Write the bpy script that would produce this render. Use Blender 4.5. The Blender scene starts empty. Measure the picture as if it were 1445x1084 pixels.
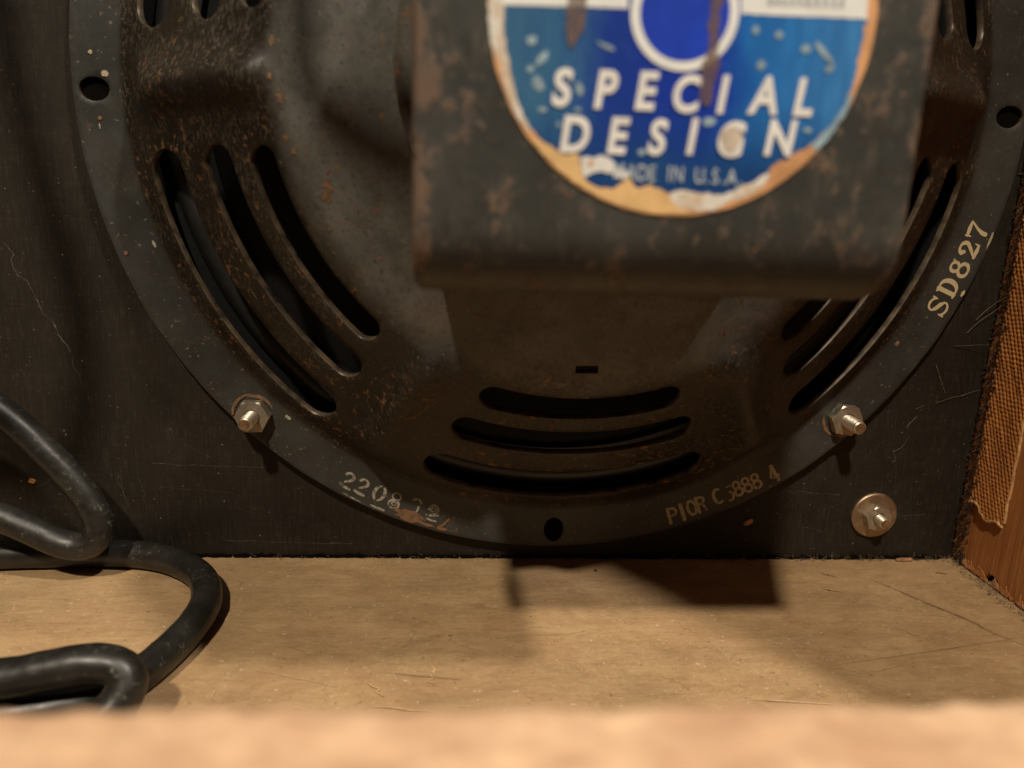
import bpy, bmesh, math, random
from mathutils import Vector, Matrix, noise
from mathutils.geometry import delaunay_2d_cdt

S = 0.001                       # all dimensions below are written in millimetres
SC = bpy.context.scene
COL = SC.collection
PI = math.pi

# ------------------------------------------------------------------ camera
cam_d = bpy.data.cameras.new('camera')
cam = bpy.data.objects.new('camera', cam_d)
COL.objects.link(cam)
_yaw, _pitch, _roll = 0.0712, -0.2416, 0.0355
_f = Vector((math.sin(_yaw)*math.cos(_pitch), math.cos(_yaw)*math.cos(_pitch), math.sin(_pitch)))
_r = Vector((math.cos(_yaw), -math.sin(_yaw), 0))
_u = _r.cross(_f)
_r2 = _r*math.cos(_roll) + _u*math.sin(_roll)
_u2 = -_r*math.sin(_roll) + _u*math.cos(_roll)
_m = Matrix((( _r2.x, _u2.x, -_f.x), (_r2.y, _u2.y, -_f.y), (_r2.z, _u2.z, -_f.z)))
cam.matrix_world = Matrix.Translation(Vector((-28.37, -221.15, -23.88))*S) @ _m.to_4x4()
cam_d.sensor_width = 36
cam_d.sensor_fit = 'HORIZONTAL'
cam_d.lens = 27.196
cam_d.clip_start = 0.002
cam_d.clip_end = 20
cam_d.dof.use_dof = True
cam_d.dof.focus_distance = 0.218
cam_d.dof.aperture_fstop = 12
SC.camera = cam

# ------------------------------------------------------------------ light
world = bpy.data.worlds.new('World')
SC.world = world
world.use_nodes = True
world.node_tree.nodes['Background'].inputs[0].default_value = (1.0, 0.80, 0.58, 1)
world.node_tree.nodes['Background'].inputs[1].default_value = 0.015

def lamp(name, direction, dist, radius, watts, colour):
    d = bpy.data.lights.new(name, 'POINT')
    d.energy = watts
    d.shadow_soft_size = radius
    d.color = colour
    o = bpy.data.objects.new(name, d)
    o.location = Vector((0, -0.03, -0.06)) + Vector(direction).normalized()*dist
    COL.objects.link(o)
    return o
lamp('ceiling_lamp_left', (-0.185, -0.600, 0.778), 2.6, 0.058, 208, (1.0, 0.87, 0.69))
lamp('ceiling_lamp_right', (0.382, -0.437, 0.814), 2.4, 0.062, 150, (1.0, 0.905, 0.77))

SC.view_settings.view_transform = 'Standard'
SC.view_settings.look = 'None'
SC.view_settings.gamma = 1
SC.view_settings.use_curve_mapping = False
SC.view_settings.exposure = 0
SC.render.engine = 'CYCLES'
SC.cycles.max_bounces = 6
SC.cycles.use_denoising = True

# ------------------------------------------------------------------ helpers
def mesh_obj(name, verts, faces, mat, parent=None, smooth=None, kind=None, loc=None):
    me = bpy.data.meshes.new(name)
    me.from_pydata([tuple(c*S for c in v) for v in verts], [], faces)
    me.update()
    if mat is not None:
        me.materials.append(mat)
    if smooth is not None:
        me.shade_smooth()
        me.set_sharp_from_angle(angle=math.radians(smooth))
    o = bpy.data.objects.new(name, me)
    COL.objects.link(o)
    if loc is not None:
        o.location = Vector(loc)*S
    if parent is not None:
        o.parent = parent
    if kind:
        o['kind'] = kind
    return o

def tag(o, label, cat, group=None):
    o['label'] = label
    o['category'] = cat
    if group:
        o['group'] = group
    return o

def empty(name, loc):
    o = bpy.data.objects.new(name, None)
    o.location = Vector(loc)*S
    o.empty_display_size = 0.01
    COL.objects.link(o)
    return o

def catmull(pts, n=12):
    P = [Vector(p) for p in pts]
    P = [P[0]*2-P[1]] + P + [P[-1]*2-P[-2]]
    out = []
    for i in range(1, len(P)-2):
        a, b, c, d = P[i-1:i+3]
        for k in range(n):
            t = k/n
            out.append(0.5*((2*b) + (c-a)*t + (2*a-5*b+4*c-d)*t*t + (3*b-a-3*c+d)*t**3))
    out.append(P[-2])
    return out

def tube(path, rad, seg=16, wob=0.0):
    """ring-swept tube; rad a number or a function of t in 0..1"""
    V, F = [], []
    n = len(path)
    up = None
    for i, p in enumerate(path):
        t = (path[min(i+1, n-1)] - path[max(i-1, 0)]).normalized()
        if up is None:
            up = t.orthogonal().normalized()
        up = (up - t*up.dot(t)).normalized()
        side = t.cross(up)
        r = rad(i/(n-1)) if callable(rad) else rad
        for k in range(seg):
            a = 2*PI*k/seg
            dv = up*math.cos(a) + side*math.sin(a)
            rr = r
            if wob:
                rr *= 1 + wob*noise.noise((p + dv*r)*0.35)
            V.append(p + dv*rr)
    for i in range(n-1):
        for k in range(seg):
            F.append((i*seg+k, i*seg+(k+1) % seg, (i+1)*seg+(k+1) % seg, (i+1)*seg+k))
    F.append(tuple(range(seg-1, -1, -1)))
    F.append(tuple((n-1)*seg+k for k in range(seg)))
    return V, F

def join(parts):
    V, F = [], []
    for v, f in parts:
        b = len(V)
        V += list(v)
        F += [tuple(i+b for i in q) for q in f]
    return V, F

def box(x0, x1, y0, y1, z0, z1):
    V = [(x, y, z) for x in (x0, x1) for y in (y0, y1) for z in (z0, z1)]
    F = [(0, 1, 3, 2), (4, 6, 7, 5), (0, 4, 5, 1), (2, 3, 7, 6), (0, 2, 6, 4), (1, 5, 7, 3)]
    return V, F

def add_bevel(o, w, seg=2, ang=35):
    m = o.modifiers.new('bevel', 'BEVEL')
    m.width = w*S
    m.segments = seg
    m.limit_method = 'ANGLE'
    m.angle_limit = math.radians(ang)
    return o

# ------------------------------------------------------------------ materials
class NT:
    def __init__(self, name):
        self.m = bpy.data.materials.new(name)
        self.m.use_nodes = True
        self.t = self.m.node_tree
        self.b = self.t.nodes['Principled BSDF']
        self.out = self.t.nodes['Material Output']
        self.tc = self.t.nodes.new('ShaderNodeTexCoord')
    def n(self, typ, **kw):
        nd = self.t.nodes.new(typ)
        for k, v in kw.items():
            setattr(nd, k, v)
        return nd
    def l(self, a, b):
        self.t.links.new(a, b)
    def map(self, scale=(1, 1, 1), loc=(0, 0, 0), rot=(0, 0, 0)):
        """object coordinates in millimetres, scaled"""
        mp = self.n('ShaderNodeMapping')
        mp.inputs['Scale'].default_value = tuple(1000*s for s in scale)
        mp.inputs['Location'].default_value = loc
        mp.inputs['Rotation'].default_value = rot
        self.l(self.tc.outputs['Object'], mp.inputs['Vector'])
        return mp.outputs['Vector']
    def noise(self, vec, scale=1.0, detail=4, rough=0.55, dist=0.0):
        nd = self.n('ShaderNodeTexNoise')
        nd.inputs['Scale'].default_value = scale
        nd.inputs['Detail'].default_value = detail
        nd.inputs['Roughness'].default_value = rough
        nd.inputs['Distortion'].default_value = dist
        self.l(vec, nd.inputs['Vector'])
        return nd.outputs['Fac']
    def ramp(self, fac, stops):
        nd = self.n('ShaderNodeValToRGB')
        e = nd.color_ramp.elements
        while len(e) < len(stops):
            e.new(0.5)
        for el, (p, c) in zip(e, stops):
            el.position = p
            el.color = (c, c, c, 1) if not hasattr(c, '__len__') else (*c, 1)
        self.l(fac, nd.inputs['Fac'])
        return nd.outputs['Color']
    def mix(self, fac, a, b, mode='MIX'):
        nd = self.n('ShaderNodeMix', data_type='RGBA', blend_type=mode)
        for sock, v in ((nd.inputs[0], fac), (nd.inputs[6], a), (nd.inputs[7], b)):
            if isinstance(v, (int, float)):
                sock.default_value = v
            elif isinstance(v, tuple):
                sock.default_value = (*v, 1)
            else:
                self.l(v, sock)
        return nd.outputs[2]
    def math(self, op, a, b=None):
        nd = self.n('ShaderNodeMath', operation=op)
        for sock, v in ((nd.inputs[0], a), (nd.inputs[1], b)):
            if v is None:
                continue
            if isinstance(v, (int, float)):
                sock.default_value = v
            else:
                self.l(v, sock)
        return nd.outputs[0]
    def bump(self, h, strength=0.3, dist=0.2, prev=None):
        nd = self.n('ShaderNodeBump')
        nd.inputs['Strength'].default_value = strength
        nd.inputs['Distance'].default_value = dist*S
        self.l(h, nd.inputs['Height'])
        if prev is not None:
            self.l(prev, nd.inputs['Normal'])
        return nd.outputs['Normal']
    def done(self, col, rough=0.6, metal=0.0, normal=None, spec=0.5):
        for name, v in (('Base Color', col), ('Roughness', rough), ('Metallic', metal), ('Specular IOR Level', spec)):
            s = self.b.inputs[name]
            if isinstance(v, (int, float)):
                s.default_value = v
            elif isinstance(v, tuple):
                s.default_value = (*v, 1)
            else:
                self.l(v, s)
        if normal is not None:
            self.l(normal, self.b.inputs['Normal'])
        return self.m

def plain(name, col, rough=0.6, metal=0.0, var=0.25, scale=0.5, spec=0.5):
    g = NT(name)
    f = g.noise(g.map(), scale, 5)
    c = g.mix(g.ramp(f, [(0.3, 0.0), (0.7, 1.0)]), tuple(x*(1-var) for x in col), tuple(min(1, x*(1+var)) for x in col))
    return g.done(c, rough, metal, g.bump(f, 0.15, 0.1), spec)

def mat_enamel(name, base, dusty, rust, rust_lo, streak=False, rough=0.5):
    """old dark enamel on steel: dust film, rust freckles, scratches"""
    g = NT(name)
    v = g.map()
    big = g.noise(v, 0.045, 5, 0.6)
    mid = g.noise(v, 0.22, 6, 0.65)
    fine = g.noise(v, 1.1, 5, 0.7)
    c = g.mix(g.ramp(big, [(0.35, 0.0), (0.65, 1.0)]), base, dusty)
    grit = g.ramp(fine, [(0.56, 0.0), (0.70, 1.0)])
    c = g.mix(g.math('MULTIPLY', grit, 0.35), c, tuple(min(1, x*2.2) for x in dusty))
    # rust freckles gathered in patches
    fr = g.noise(g.map(loc=(13, 7, 3)), 0.55, 6, 0.7)
    pa = g.noise(g.map(loc=(31, 5, 9)), 0.06, 3, 0.5)
    rm = g.math('MULTIPLY', g.ramp(fr, [(rust_lo, 0.0), (rust_lo+0.06, 1.0)]), g.ramp(pa, [(0.42, 0.15), (0.60, 1.0)]))
    c = g.mix(rm, c, rust)
    deep = g.math('MULTIPLY', g.ramp(g.noise(g.map(loc=(3, 17, 29)), 0.8, 4, 0.6), [(0.62, 0.0), (0.70, 1.0)]), 0.7)
    c = g.mix(deep, c, tuple(x*0.35 for x in base))
    r = g.math('ADD', g.math('MULTIPLY', mid, 0.35), rough-0.12)
    r = g.math('ADD', r, g.math('MULTIPLY', rm, 0.3))
    nrm = g.bump(fine, 0.35, 0.12)
    nrm = g.bump(rm, 0.5, 0.15, nrm)
    return g.done(c, r, 0.0, nrm, 0.4)

M = {}
def mat_basket():
    """pressed-steel basket: grey hub, darker brown slotted panels, blue-grey flange; zones meet raggedly at the creases"""
    g = NT('basket_enamel')
    v = g.map()
    sx = g.n('ShaderNodeSeparateXYZ'); g.l(v, sx.inputs[0])
    rad = g.math('SQRT', g.math('ADD', g.math('MULTIPLY', sx.outputs[0], sx.outputs[0]), g.math('MULTIPLY', sx.outputs[2], sx.outputs[2])))
    big = g.noise(v, 0.045, 5, 0.6)
    mid = g.noise(v, 0.25, 6, 0.7)
    fine = g.noise(v, 1.0, 6, 0.75)
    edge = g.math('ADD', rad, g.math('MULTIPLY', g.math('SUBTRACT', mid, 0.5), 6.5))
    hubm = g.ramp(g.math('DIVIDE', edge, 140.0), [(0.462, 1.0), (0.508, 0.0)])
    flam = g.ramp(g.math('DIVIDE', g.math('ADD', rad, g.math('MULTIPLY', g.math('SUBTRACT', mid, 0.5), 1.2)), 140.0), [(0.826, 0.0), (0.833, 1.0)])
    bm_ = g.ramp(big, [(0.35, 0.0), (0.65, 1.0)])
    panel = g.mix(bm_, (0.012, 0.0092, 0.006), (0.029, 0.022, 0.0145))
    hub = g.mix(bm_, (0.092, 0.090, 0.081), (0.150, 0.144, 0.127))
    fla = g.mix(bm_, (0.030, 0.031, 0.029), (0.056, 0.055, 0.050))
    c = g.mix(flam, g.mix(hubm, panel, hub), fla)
    # gritty dust on the brown panels, lying in short streaks
    gr = g.ramp(g.noise(g.map((1.0, 1.0, 0.45), (3, 3, 3)), 1.15, 5, 0.75), [(0.52, 0.0), (0.62, 1.0)])
    gp = g.ramp(g.noise(g.map(loc=(8, 1, 6)), 0.06, 4, 0.6), [(0.40, 0.06), (0.58, 1.0)])
    nofl = g.math('SUBTRACT', 1.0, g.math('ADD', g.math('MULTIPLY', flam, 0.85), g.math('MULTIPLY', hubm, 0.0)))
    grit = g.math('MULTIPLY', g.math('MULTIPLY', gr, gp), g.math('SUBTRACT', nofl, g.math('MULTIPLY', hubm, 0.75)))
    c = g.mix(g.math('MULTIPLY', grit, g.math('ADD', 0.30, g.math('MULTIPLY', fine, 0.75))), c, (0.165, 0.115, 0.066))
    fr = g.noise(g.map(loc=(13, 7, 3)), 0.42, 6, 0.7)
    pa = g.noise(g.map(loc=(31, 5, 9)), 0.05, 3, 0.5)
    rm = g.math('MULTIPLY', g.ramp(fr, [(0.57, 0.0), (0.63, 1.0)]), g.ramp(pa, [(0.46, 0.04), (0.58, 1.0)]))
    rm = g.math('MULTIPLY', rm, g.math('SUBTRACT', nofl, g.math('MULTIPLY', hubm, 0.5)))
    c = g.mix(rm, c, (0.27, 0.125, 0.045))
    pit = g.math('MULTIPLY', g.ramp(g.noise(g.map(loc=(3, 17, 29)), 0.9, 4, 0.6), [(0.58, 0.0), (0.66, 1.0)]), g.math('MULTIPLY', nofl, 0.45))
    c = g.mix(pit, c, (0.014, 0.011, 0.008))
    sp = g.ramp(g.noise(g.map(loc=(1, 9, 33)), 0.8, 2, 0.5), [(0.69, 0.0), (0.72, 1.0)])
    c = g.mix(g.math('MULTIPLY', sp, 0.6), c, (0.22, 0.19, 0.145))
    st = g.ramp(g.noise(g.map(loc=(2, 77, 3)), 0.14, 6, 0.75), [(0.45, 0.0), (0.66, 1.0)])
    c = g.mix(g.math('MULTIPLY', st, 0.45), c, (0.030, 0.023, 0.015))
    r = g.math('ADD', g.math('MULTIPLY', mid, 0.3), 0.30)
    r = g.math('ADD', r, g.math('MULTIPLY', grit, 0.3))
    nrm = g.bump(fine, 0.4, 0.12)
    nrm = g.bump(g.math('ADD', grit, rm), 0.7, 0.22, nrm)
    return g.done(c, r, 0.0, nrm, 0.36)
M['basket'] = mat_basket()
M['edge'] = plain('worn_steel_edge', (0.085, 0.062, 0.040), 0.42, 0.2, 0.85, 0.25)
def mat_yoke():
    g = NT('yoke_enamel')
    v = g.map()
    sx = g.n('ShaderNodeSeparateXYZ'); g.l(v, sx.inputs[0])
    big = g.noise(v, 0.05, 5, 0.6)
    blot = g.noise(g.map((1, 1, 0.6), (13, 7, 3)), 0.16, 7, 0.72)
    fine = g.noise(v, 0.6, 5, 0.7)
    c = g.mix(g.ramp(big, [(0.3, 0.0), (0.7, 1.0)]), (0.027, 0.027, 0.0235), (0.060, 0.059, 0.052))
    rim = g.ramp(g.math('DIVIDE', g.math('ADD', g.math('ADD', sx.outputs[0], 36.0), g.math('MULTIPLY', g.math('SUBTRACT', fine, 0.5), 6.0)), 74.0), [(0.0, 0.13), (0.07, 0.0), (0.93, 0.0), (1.0, 0.09)])
    rm = g.ramp(g.math('ADD', blot, rim), [(0.555, 0.0), (0.635, 1.0)])
    c = g.mix(g.math('MULTIPLY', rm, 0.7), c, g.mix(fine, (0.12, 0.072, 0.045), (0.25, 0.155, 0.10)))
    dk = g.ramp(g.noise(g.map(loc=(5, 2, 44)), 0.16, 5, 0.65), [(0.56, 0.0), (0.70, 1.0)])
    c = g.mix(g.math('MULTIPLY', dk, 0.65), c, (0.020, 0.019, 0.016))
    # pale dusty drips and flecks
    dr = g.ramp(g.noise(g.map((0.55, 1, 0.10), (9, 4, 1)), 1.0, 5, 0.7), [(0.56, 0.0), (0.70, 1.0)])
    c = g.mix(g.math('MULTIPLY', dr, 0.35), c, (0.17, 0.14, 0.105))
    fl = g.ramp(g.noise(g.map((1, 1, 0.7), (19, 24, 1)), 0.45, 5, 0.7), [(0.60, 0.0), (0.68, 1.0)])
    c = g.mix(g.math('MULTIPLY', fl, 0.6), c, (0.22, 0.15, 0.10))
    nrm = g.bump(fine, 0.35, 0.18)
    nrm = g.bump(rm, 0.5, 0.2, nrm)
    return g.done(c, g.math('ADD', g.math('MULTIPLY', blot, 0.4), 0.28), 0.0, nrm, 0.45)
M['yoke'] = mat_yoke()
M['plate'] = mat_enamel('plate_enamel', (0.06, 0.058, 0.05), (0.12, 0.105, 0.08), (0.22, 0.11, 0.05), 0.56)
M['cone'] = plain('cone_paper', (0.004, 0.004, 0.0042), 0.8, 0, 0.3, 0.4, 0.3)
M['surround'] = plain('surround_cloth', (0.009, 0.0092, 0.0095), 0.42, 0, 0.3, 0.8, 0.5)
M['gasket'] = plain('gasket_paper', (0.02, 0.017, 0.013), 0.9)

def mat_baffle():
    g = NT('baffle_black_paint')
    v = g.noise(g.map((1.1, 1.0, 0.10)), 1.3, 5, 0.7)      # vertical brush lines
    h = g.noise(g.map((0.10, 1.0, 1.1), (5, 3, 1)), 1.5, 5, 0.7)   # faint cross lines
    big = g.noise(g.map(), 0.018, 4, 0.6)
    c = g.mix(g.ramp(big, [(0.35, 0), (0.7, 1)]), (0.0125, 0.0092, 0.0058), (0.027, 0.0212, 0.015))
    w = g.math('MULTIPLY', g.ramp(v, [(0.47, 0), (0.64, 1)]), g.ramp(h, [(0.42, 0.2), (0.60, 1)]))
    c = g.mix(g.math('MULTIPLY', w, 0.38), c, (0.075, 0.065, 0.050))
    sp = g.ramp(g.noise(g.map(loc=(9, 2, 6)), 0.9, 2, 0.5), [(0.70, 0), (0.74, 1)])
    c = g.mix(g.math('MULTIPLY', sp, 0.4), c, (0.16, 0.13, 0.10))
    st = g.ramp(g.noise(g.map(loc=(2, 7, 3)), 0.07, 6, 0.7), [(0.42, 0), (0.62, 1)])
    c = g.mix(g.math('MULTIPLY', st, 0.55), c, (0.013, 0.0095, 0.006))
    nrm = g.bump(v, 0.4, 0.12)
    nrm = g.bump(h, 0.25, 0.1, nrm)
    return g.done(c, g.math('ADD', g.math('MULTIPLY', big, 0.3), 0.46), 0, nrm, 0.28)

def mat_floor():
    g = NT('floor_plywood')
    gr = g.noise(g.map((0.14, 0.65, 0.5)), 1.0, 7, 0.72, 0.5)
    mot = g.noise(g.map((0.6, 1.0, 0.8), (4, 8, 0)), 0.09, 7, 0.68, 0.8)
    big = g.noise(g.map((0.7, 1.2, 1), (1, 1, 1)), 0.026, 5, 0.62, 0.5)
    fine = g.noise(g.map((0.7, 1.2, 1), (6, 2, 2)), 1.1, 6, 0.8)
    c = g.mix(g.ramp(mot, [(0.36, 0), (0.64, 1)]), (0.375, 0.236, 0.116), (0.55, 0.367, 0.190))
    c = g.mix(g.math('MULTIPLY', g.ramp(big, [(0.40, 0), (0.62, 1)]), 0.42), c, (0.33, 0.222, 0.118))     # grey handling dirt
    red = g.ramp(g.noise(g.map(loc=(7, 7, 2)), 0.035, 5, 0.65, 0.4), [(0.46, 0), (0.64, 1)])
    c = g.mix(g.math('MULTIPLY', red, 0.4), c, (0.46, 0.265, 0.135))
    c = g.mix(g.math('MULTIPLY', g.ramp(gr, [(0.48, 0), (0.66, 1)]), 0.34), c, (0.235, 0.14, 0.072))
    # broad figure of the face veneer
    fig = g.n('ShaderNodeTexWave', wave_type='BANDS', bands_direction='Y')
    fig.inputs['Scale'].default_value = 0.05
    fig.inputs['Distortion'].default_value = 9.0
    fig.inputs['Detail'].default_value = 3
    fig.inputs['Detail Scale'].default_value = 0.6
    g.l(g.map((0.16, 1, 1), (2, 9, 0)), fig.inputs['Vector'])
    c = g.mix(g.math('MULTIPLY', g.ramp(fig.outputs['Fac'], [(0.45, 0), (0.95, 1)]), 0.09), c, (0.27, 0.15, 0.07))
    po = g.ramp(g.noise(g.map((0.35, 1.3, 1), (3, 3, 3)), 1.0, 5, 0.75), [(0.55, 0), (0.66, 1)])
    c = g.mix(g.math('MULTIPLY', po, 0.30), c, (0.19, 0.115, 0.058))
    lt = g.ramp(fine, [(0.53, 0), (0.66, 1)])
    c = g.mix(g.math('MULTIPLY', lt, 0.36), c, (0.60, 0.45, 0.28))
    # pale curly scuffs in patches
    patch = g.ramp(g.noise(g.map(loc=(2, 31, 5)), 0.035, 3, 0.5), [(0.45, 0), (0.60, 1)])
    for sc, off, k in ((0.13, 21, 0.55), (0.24, 47, 0.40)):
        wv = g.noise(g.map(loc=(off, 4, 2)), sc, 3, 0.55, 2.4)
        line = g.ramp(wv, [(0.486, 0), (0.5, 1), (0.514, 0)])
        c = g.mix(g.math('MULTIPLY', g.math('MULTIPLY', line, patch), k), c, (0.66, 0.46, 0.24))
    dk = g.ramp(g.noise(g.map((1, 1, 1), (5, 51, 1)), 0.6, 2, 0.5), [(0.68, 0), (0.72, 1)])
    c = g.mix(g.math('MULTIPLY', dk, 0.55), c, (0.13, 0.08, 0.042))
    wh = g.ramp(g.noise(g.map((1, 1, 1), (15, 1, 71)), 0.8, 2, 0.5), [(0.70, 0), (0.73, 1)])
    c = g.mix(g.math('MULTIPLY', wh, 0.6), c, (0.70, 0.60, 0.46))
    nrm = g.bump(gr, 0.5, 0.22)
    nrm = g.bump(fine, 0.6, 0.16, nrm)
    return g.done(c, g.math('ADD', g.math('MULTIPLY', mot, 0.3), 0.38), 0, nrm, 0.4)

def mat_side():
    g = NT('side_stained_wood')
    gr = g.noise(g.map((1, 1.3, 0.05)), 1.0, 6, 0.65, 0.5)
    big = g.noise(g.map(), 0.05, 4, 0.6)
    c = g.mix(g.ramp(gr, [(0.3, 0), (0.7, 1)]), (0.29, 0.098, 0.027), (0.52, 0.215, 0.064))
    c = g.mix(g.math('MULTIPLY', g.ramp(big, [(0.4, 0), (0.7, 1)]), 0.5), c, (0.40, 0.18, 0.07))
    nrm = g.bump(gr, 0.6, 0.35)
    return g.done(c, 0.5, 0, nrm, 0.4)

def mat_cloth():
    g = NT('grille_cloth_brown')
    f = g.noise(g.map(), 0.9, 4, 0.6)
    b = g.noise(g.map(loc=(3, 3, 8)), 0.05, 3)
    c = g.mix(g.ramp(f, [(0.3, 0), (0.75, 1)]), (0.36, 0.125, 0.030), (0.60, 0.255, 0.070))
    c = g.mix(g.math('MULTIPLY', g.ramp(b, [(0.4, 0), (0.65, 1)]), 0.5), c, (0.27, 0.095, 0.028))
    return g.done(c, 0.6, 0, g.bump(g.noise(g.map(), 4.0, 3), 0.4, 0.08), 0.4)

def mat_rubber():
    g = NT('cord_rubber')
    f = g.noise(g.map(), 0.10, 6, 0.65)
    s = g.noise(g.map(loc=(8, 2, 0)), 0.5, 6, 0.75)
    c = g.mix(g.ramp(f, [(0.4, 0), (0.7, 1)]), (0.011, 0.010, 0.0085), (0.027, 0.0245, 0.020))
    c = g.mix(g.math('MULTIPLY', g.ramp(s, [(0.58, 0), (0.68, 1)]), g.math('MULTIPLY', g.ramp(g.noise(g.map(loc=(4, 4, 4)), 0.06, 3), [(0.42, 0.15), (0.56, 1)]), 0.75)), c, (0.15, 0.135, 0.11))
    r = g.math('ADD', g.math('MULTIPLY', s, 0.40), 0.20)
    return g.done(c, r, 0, g.bump(s, 0.25, 0.12), 0.5)

def mat_rail():
    g = NT('rail_raw_wood')
    gr = g.noise(g.map((0.10, 0.35, 0.3), rot=(0, 0, 0.5)), 1.0, 5, 0.7, 0.6)
    b = g.noise(g.map((1, 1, 1), (6, 1, 1)), 0.10, 4, 0.6)
    c = g.mix(g.ramp(gr, [(0.32, 0), (0.68, 1)]), (0.54, 0.315, 0.185), (0.70, 0.45, 0.28))
    c = g.mix(g.ramp(b, [(0.46, 0), (0.68, 1)]), c, (0.80, 0.54, 0.34))
    return g.done(c, 0.6, 0, g.bump(gr, 0.5, 0.3), 0.3)

def mat_zinc(name, tint, rust):
    g = NT(name)
    f = g.noise(g.map(), 0.5, 5, 0.65)
    s = g.noise(g.map(loc=(4, 1, 1)), 2.2, 4, 0.6)
    rm = g.math('MULTIPLY', g.ramp(f, [(0.50, 0), (0.66, 1)]), 0.6)
    c = g.mix(rm, tint, rust)
    metal = g.math('SUBTRACT', 0.95, g.math('MULTIPLY', rm, 0.75))
    r = g.math('ADD', g.math('MULTIPLY', s, 0.30), 0.30)
    return g.done(c, r, metal, g.bump(s, 0.25, 0.06), 0.5)

M['baffle'] = mat_baffle()
M['floor'] = mat_floor()
M['side'] = mat_side()
M['cloth'] = mat_cloth()
M['rubber'] = mat_rubber()
M['rail'] = mat_rail()
M['zinc'] = mat_zinc('zinc_plated_steel', (0.56, 0.51, 0.42), (0.30, 0.19, 0.10))
M['rusty'] = mat_zinc('rusty_bolt_end', (0.42, 0.28, 0.16), (0.26, 0.12, 0.05))
M['washer'] = mat_zinc('washer_brown_zinc', (0.40, 0.30, 0.205), (0.30, 0.20, 0.12))
M['gap_shade'] = plain('painted_gap_shade', (0.004, 0.003, 0.002), 0.95, 0, 0.25, 0.5, 0.05)  # near-black that paints the shade inside holes and gaps
M['chip'] = plain('chip_wood', (0.42, 0.22, 0.10), 0.7, 0, 0.4, 0.6)
M['lint'] = plain('lint_fibre', (0.15, 0.115, 0.075), 0.9, 0, 0.5, 0.2)
M['fringe'] = plain('dark_fibre', (0.035, 0.022, 0.013), 0.85, 0, 0.6, 0.2)
M['scuff'] = plain('scuff_pale', (0.085, 0.073, 0.056), 0.8, 0, 0.5, 0.6)
M['scuff_wood'] = plain('scuff_wood_pale', (0.60, 0.40, 0.20), 0.7, 0, 0.3, 0.6)
M['crack'] = plain('crack_dark', (0.07, 0.04, 0.02), 0.9)
M['glue'] = plain('old_glue', (0.50, 0.28, 0.12), 0.45, 0, 0.35, 0.8)

FZ = -134.35      # cabinet floor
WX = 133.6        # cabinet side, inner face
random.seed(7)

# ------------------------------------------------------------------ setting: floor, baffle, side, rail
def grid_sheet(x0, x1, nx, y0, y1, ny, fn):
    V = [fn(x0+(x1-x0)*i/nx, y0+(y1-y0)*j/ny) for j in range(ny+1) for i in range(nx+1)]
    F = [(j*(nx+1)+i, j*(nx+1)+i+1, (j+1)*(nx+1)+i+1, (j+1)*(nx+1)+i) for j in range(ny) for i in range(nx)]
    return V, F

def floor_fn(x, y):
    h = 0.35*noise.noise(Vector((x*0.03, y*0.08, 3))) + 0.12*noise.noise(Vector((x*0.1, y*0.4, 9)))
    return (x, y, FZ + h*(0.4 if y > -6 else 1))
v, f = grid_sheet(-330, WX+22, 240, -192, 3, 110, floor_fn)
v2, f2 = box(-330, WX+22, -192, 3, FZ-14, FZ-1.2)
floor = mesh_obj('cabinet_floor', *join([(v, f), (v2, f2)]), M['floor'], smooth=40, kind='structure')

def ribbon(path, w, nrm, lift):
    """thin raised or inked line lying on a surface; w a width or list"""
    V, F = [], []
    n = len(path)
    nv = Vector(nrm)
    for i, p in enumerate(path):
        t = (path[min(i+1, n-1)] - path[max(i-1, 0)]).normalized()
        s = t.cross(nv).normalized()
        ww = (w[i] if hasattr(w, '__len__') else w)*0.5
        V += [p + s*ww + nv*lift, p - s*ww + nv*lift]
    for i in range(n-1):
        F.append((2*i, 2*i+1, 2*i+3, 2*i+2))
    return V, F

def wander(a, b, n, amp, axis):
    a, b = Vector(a), Vector(b)
    out = []
    ph = random.random()*100
    for i in range(n+1):
        t = i/n
        p = a.lerp(b, t)
        off = noise.noise(Vector((ph, t*6, 1)))*amp + noise.noise(Vector((ph, t*21, 5)))*amp*0.4
        p[axis] += off
        out.append(p)
    return out

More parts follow.
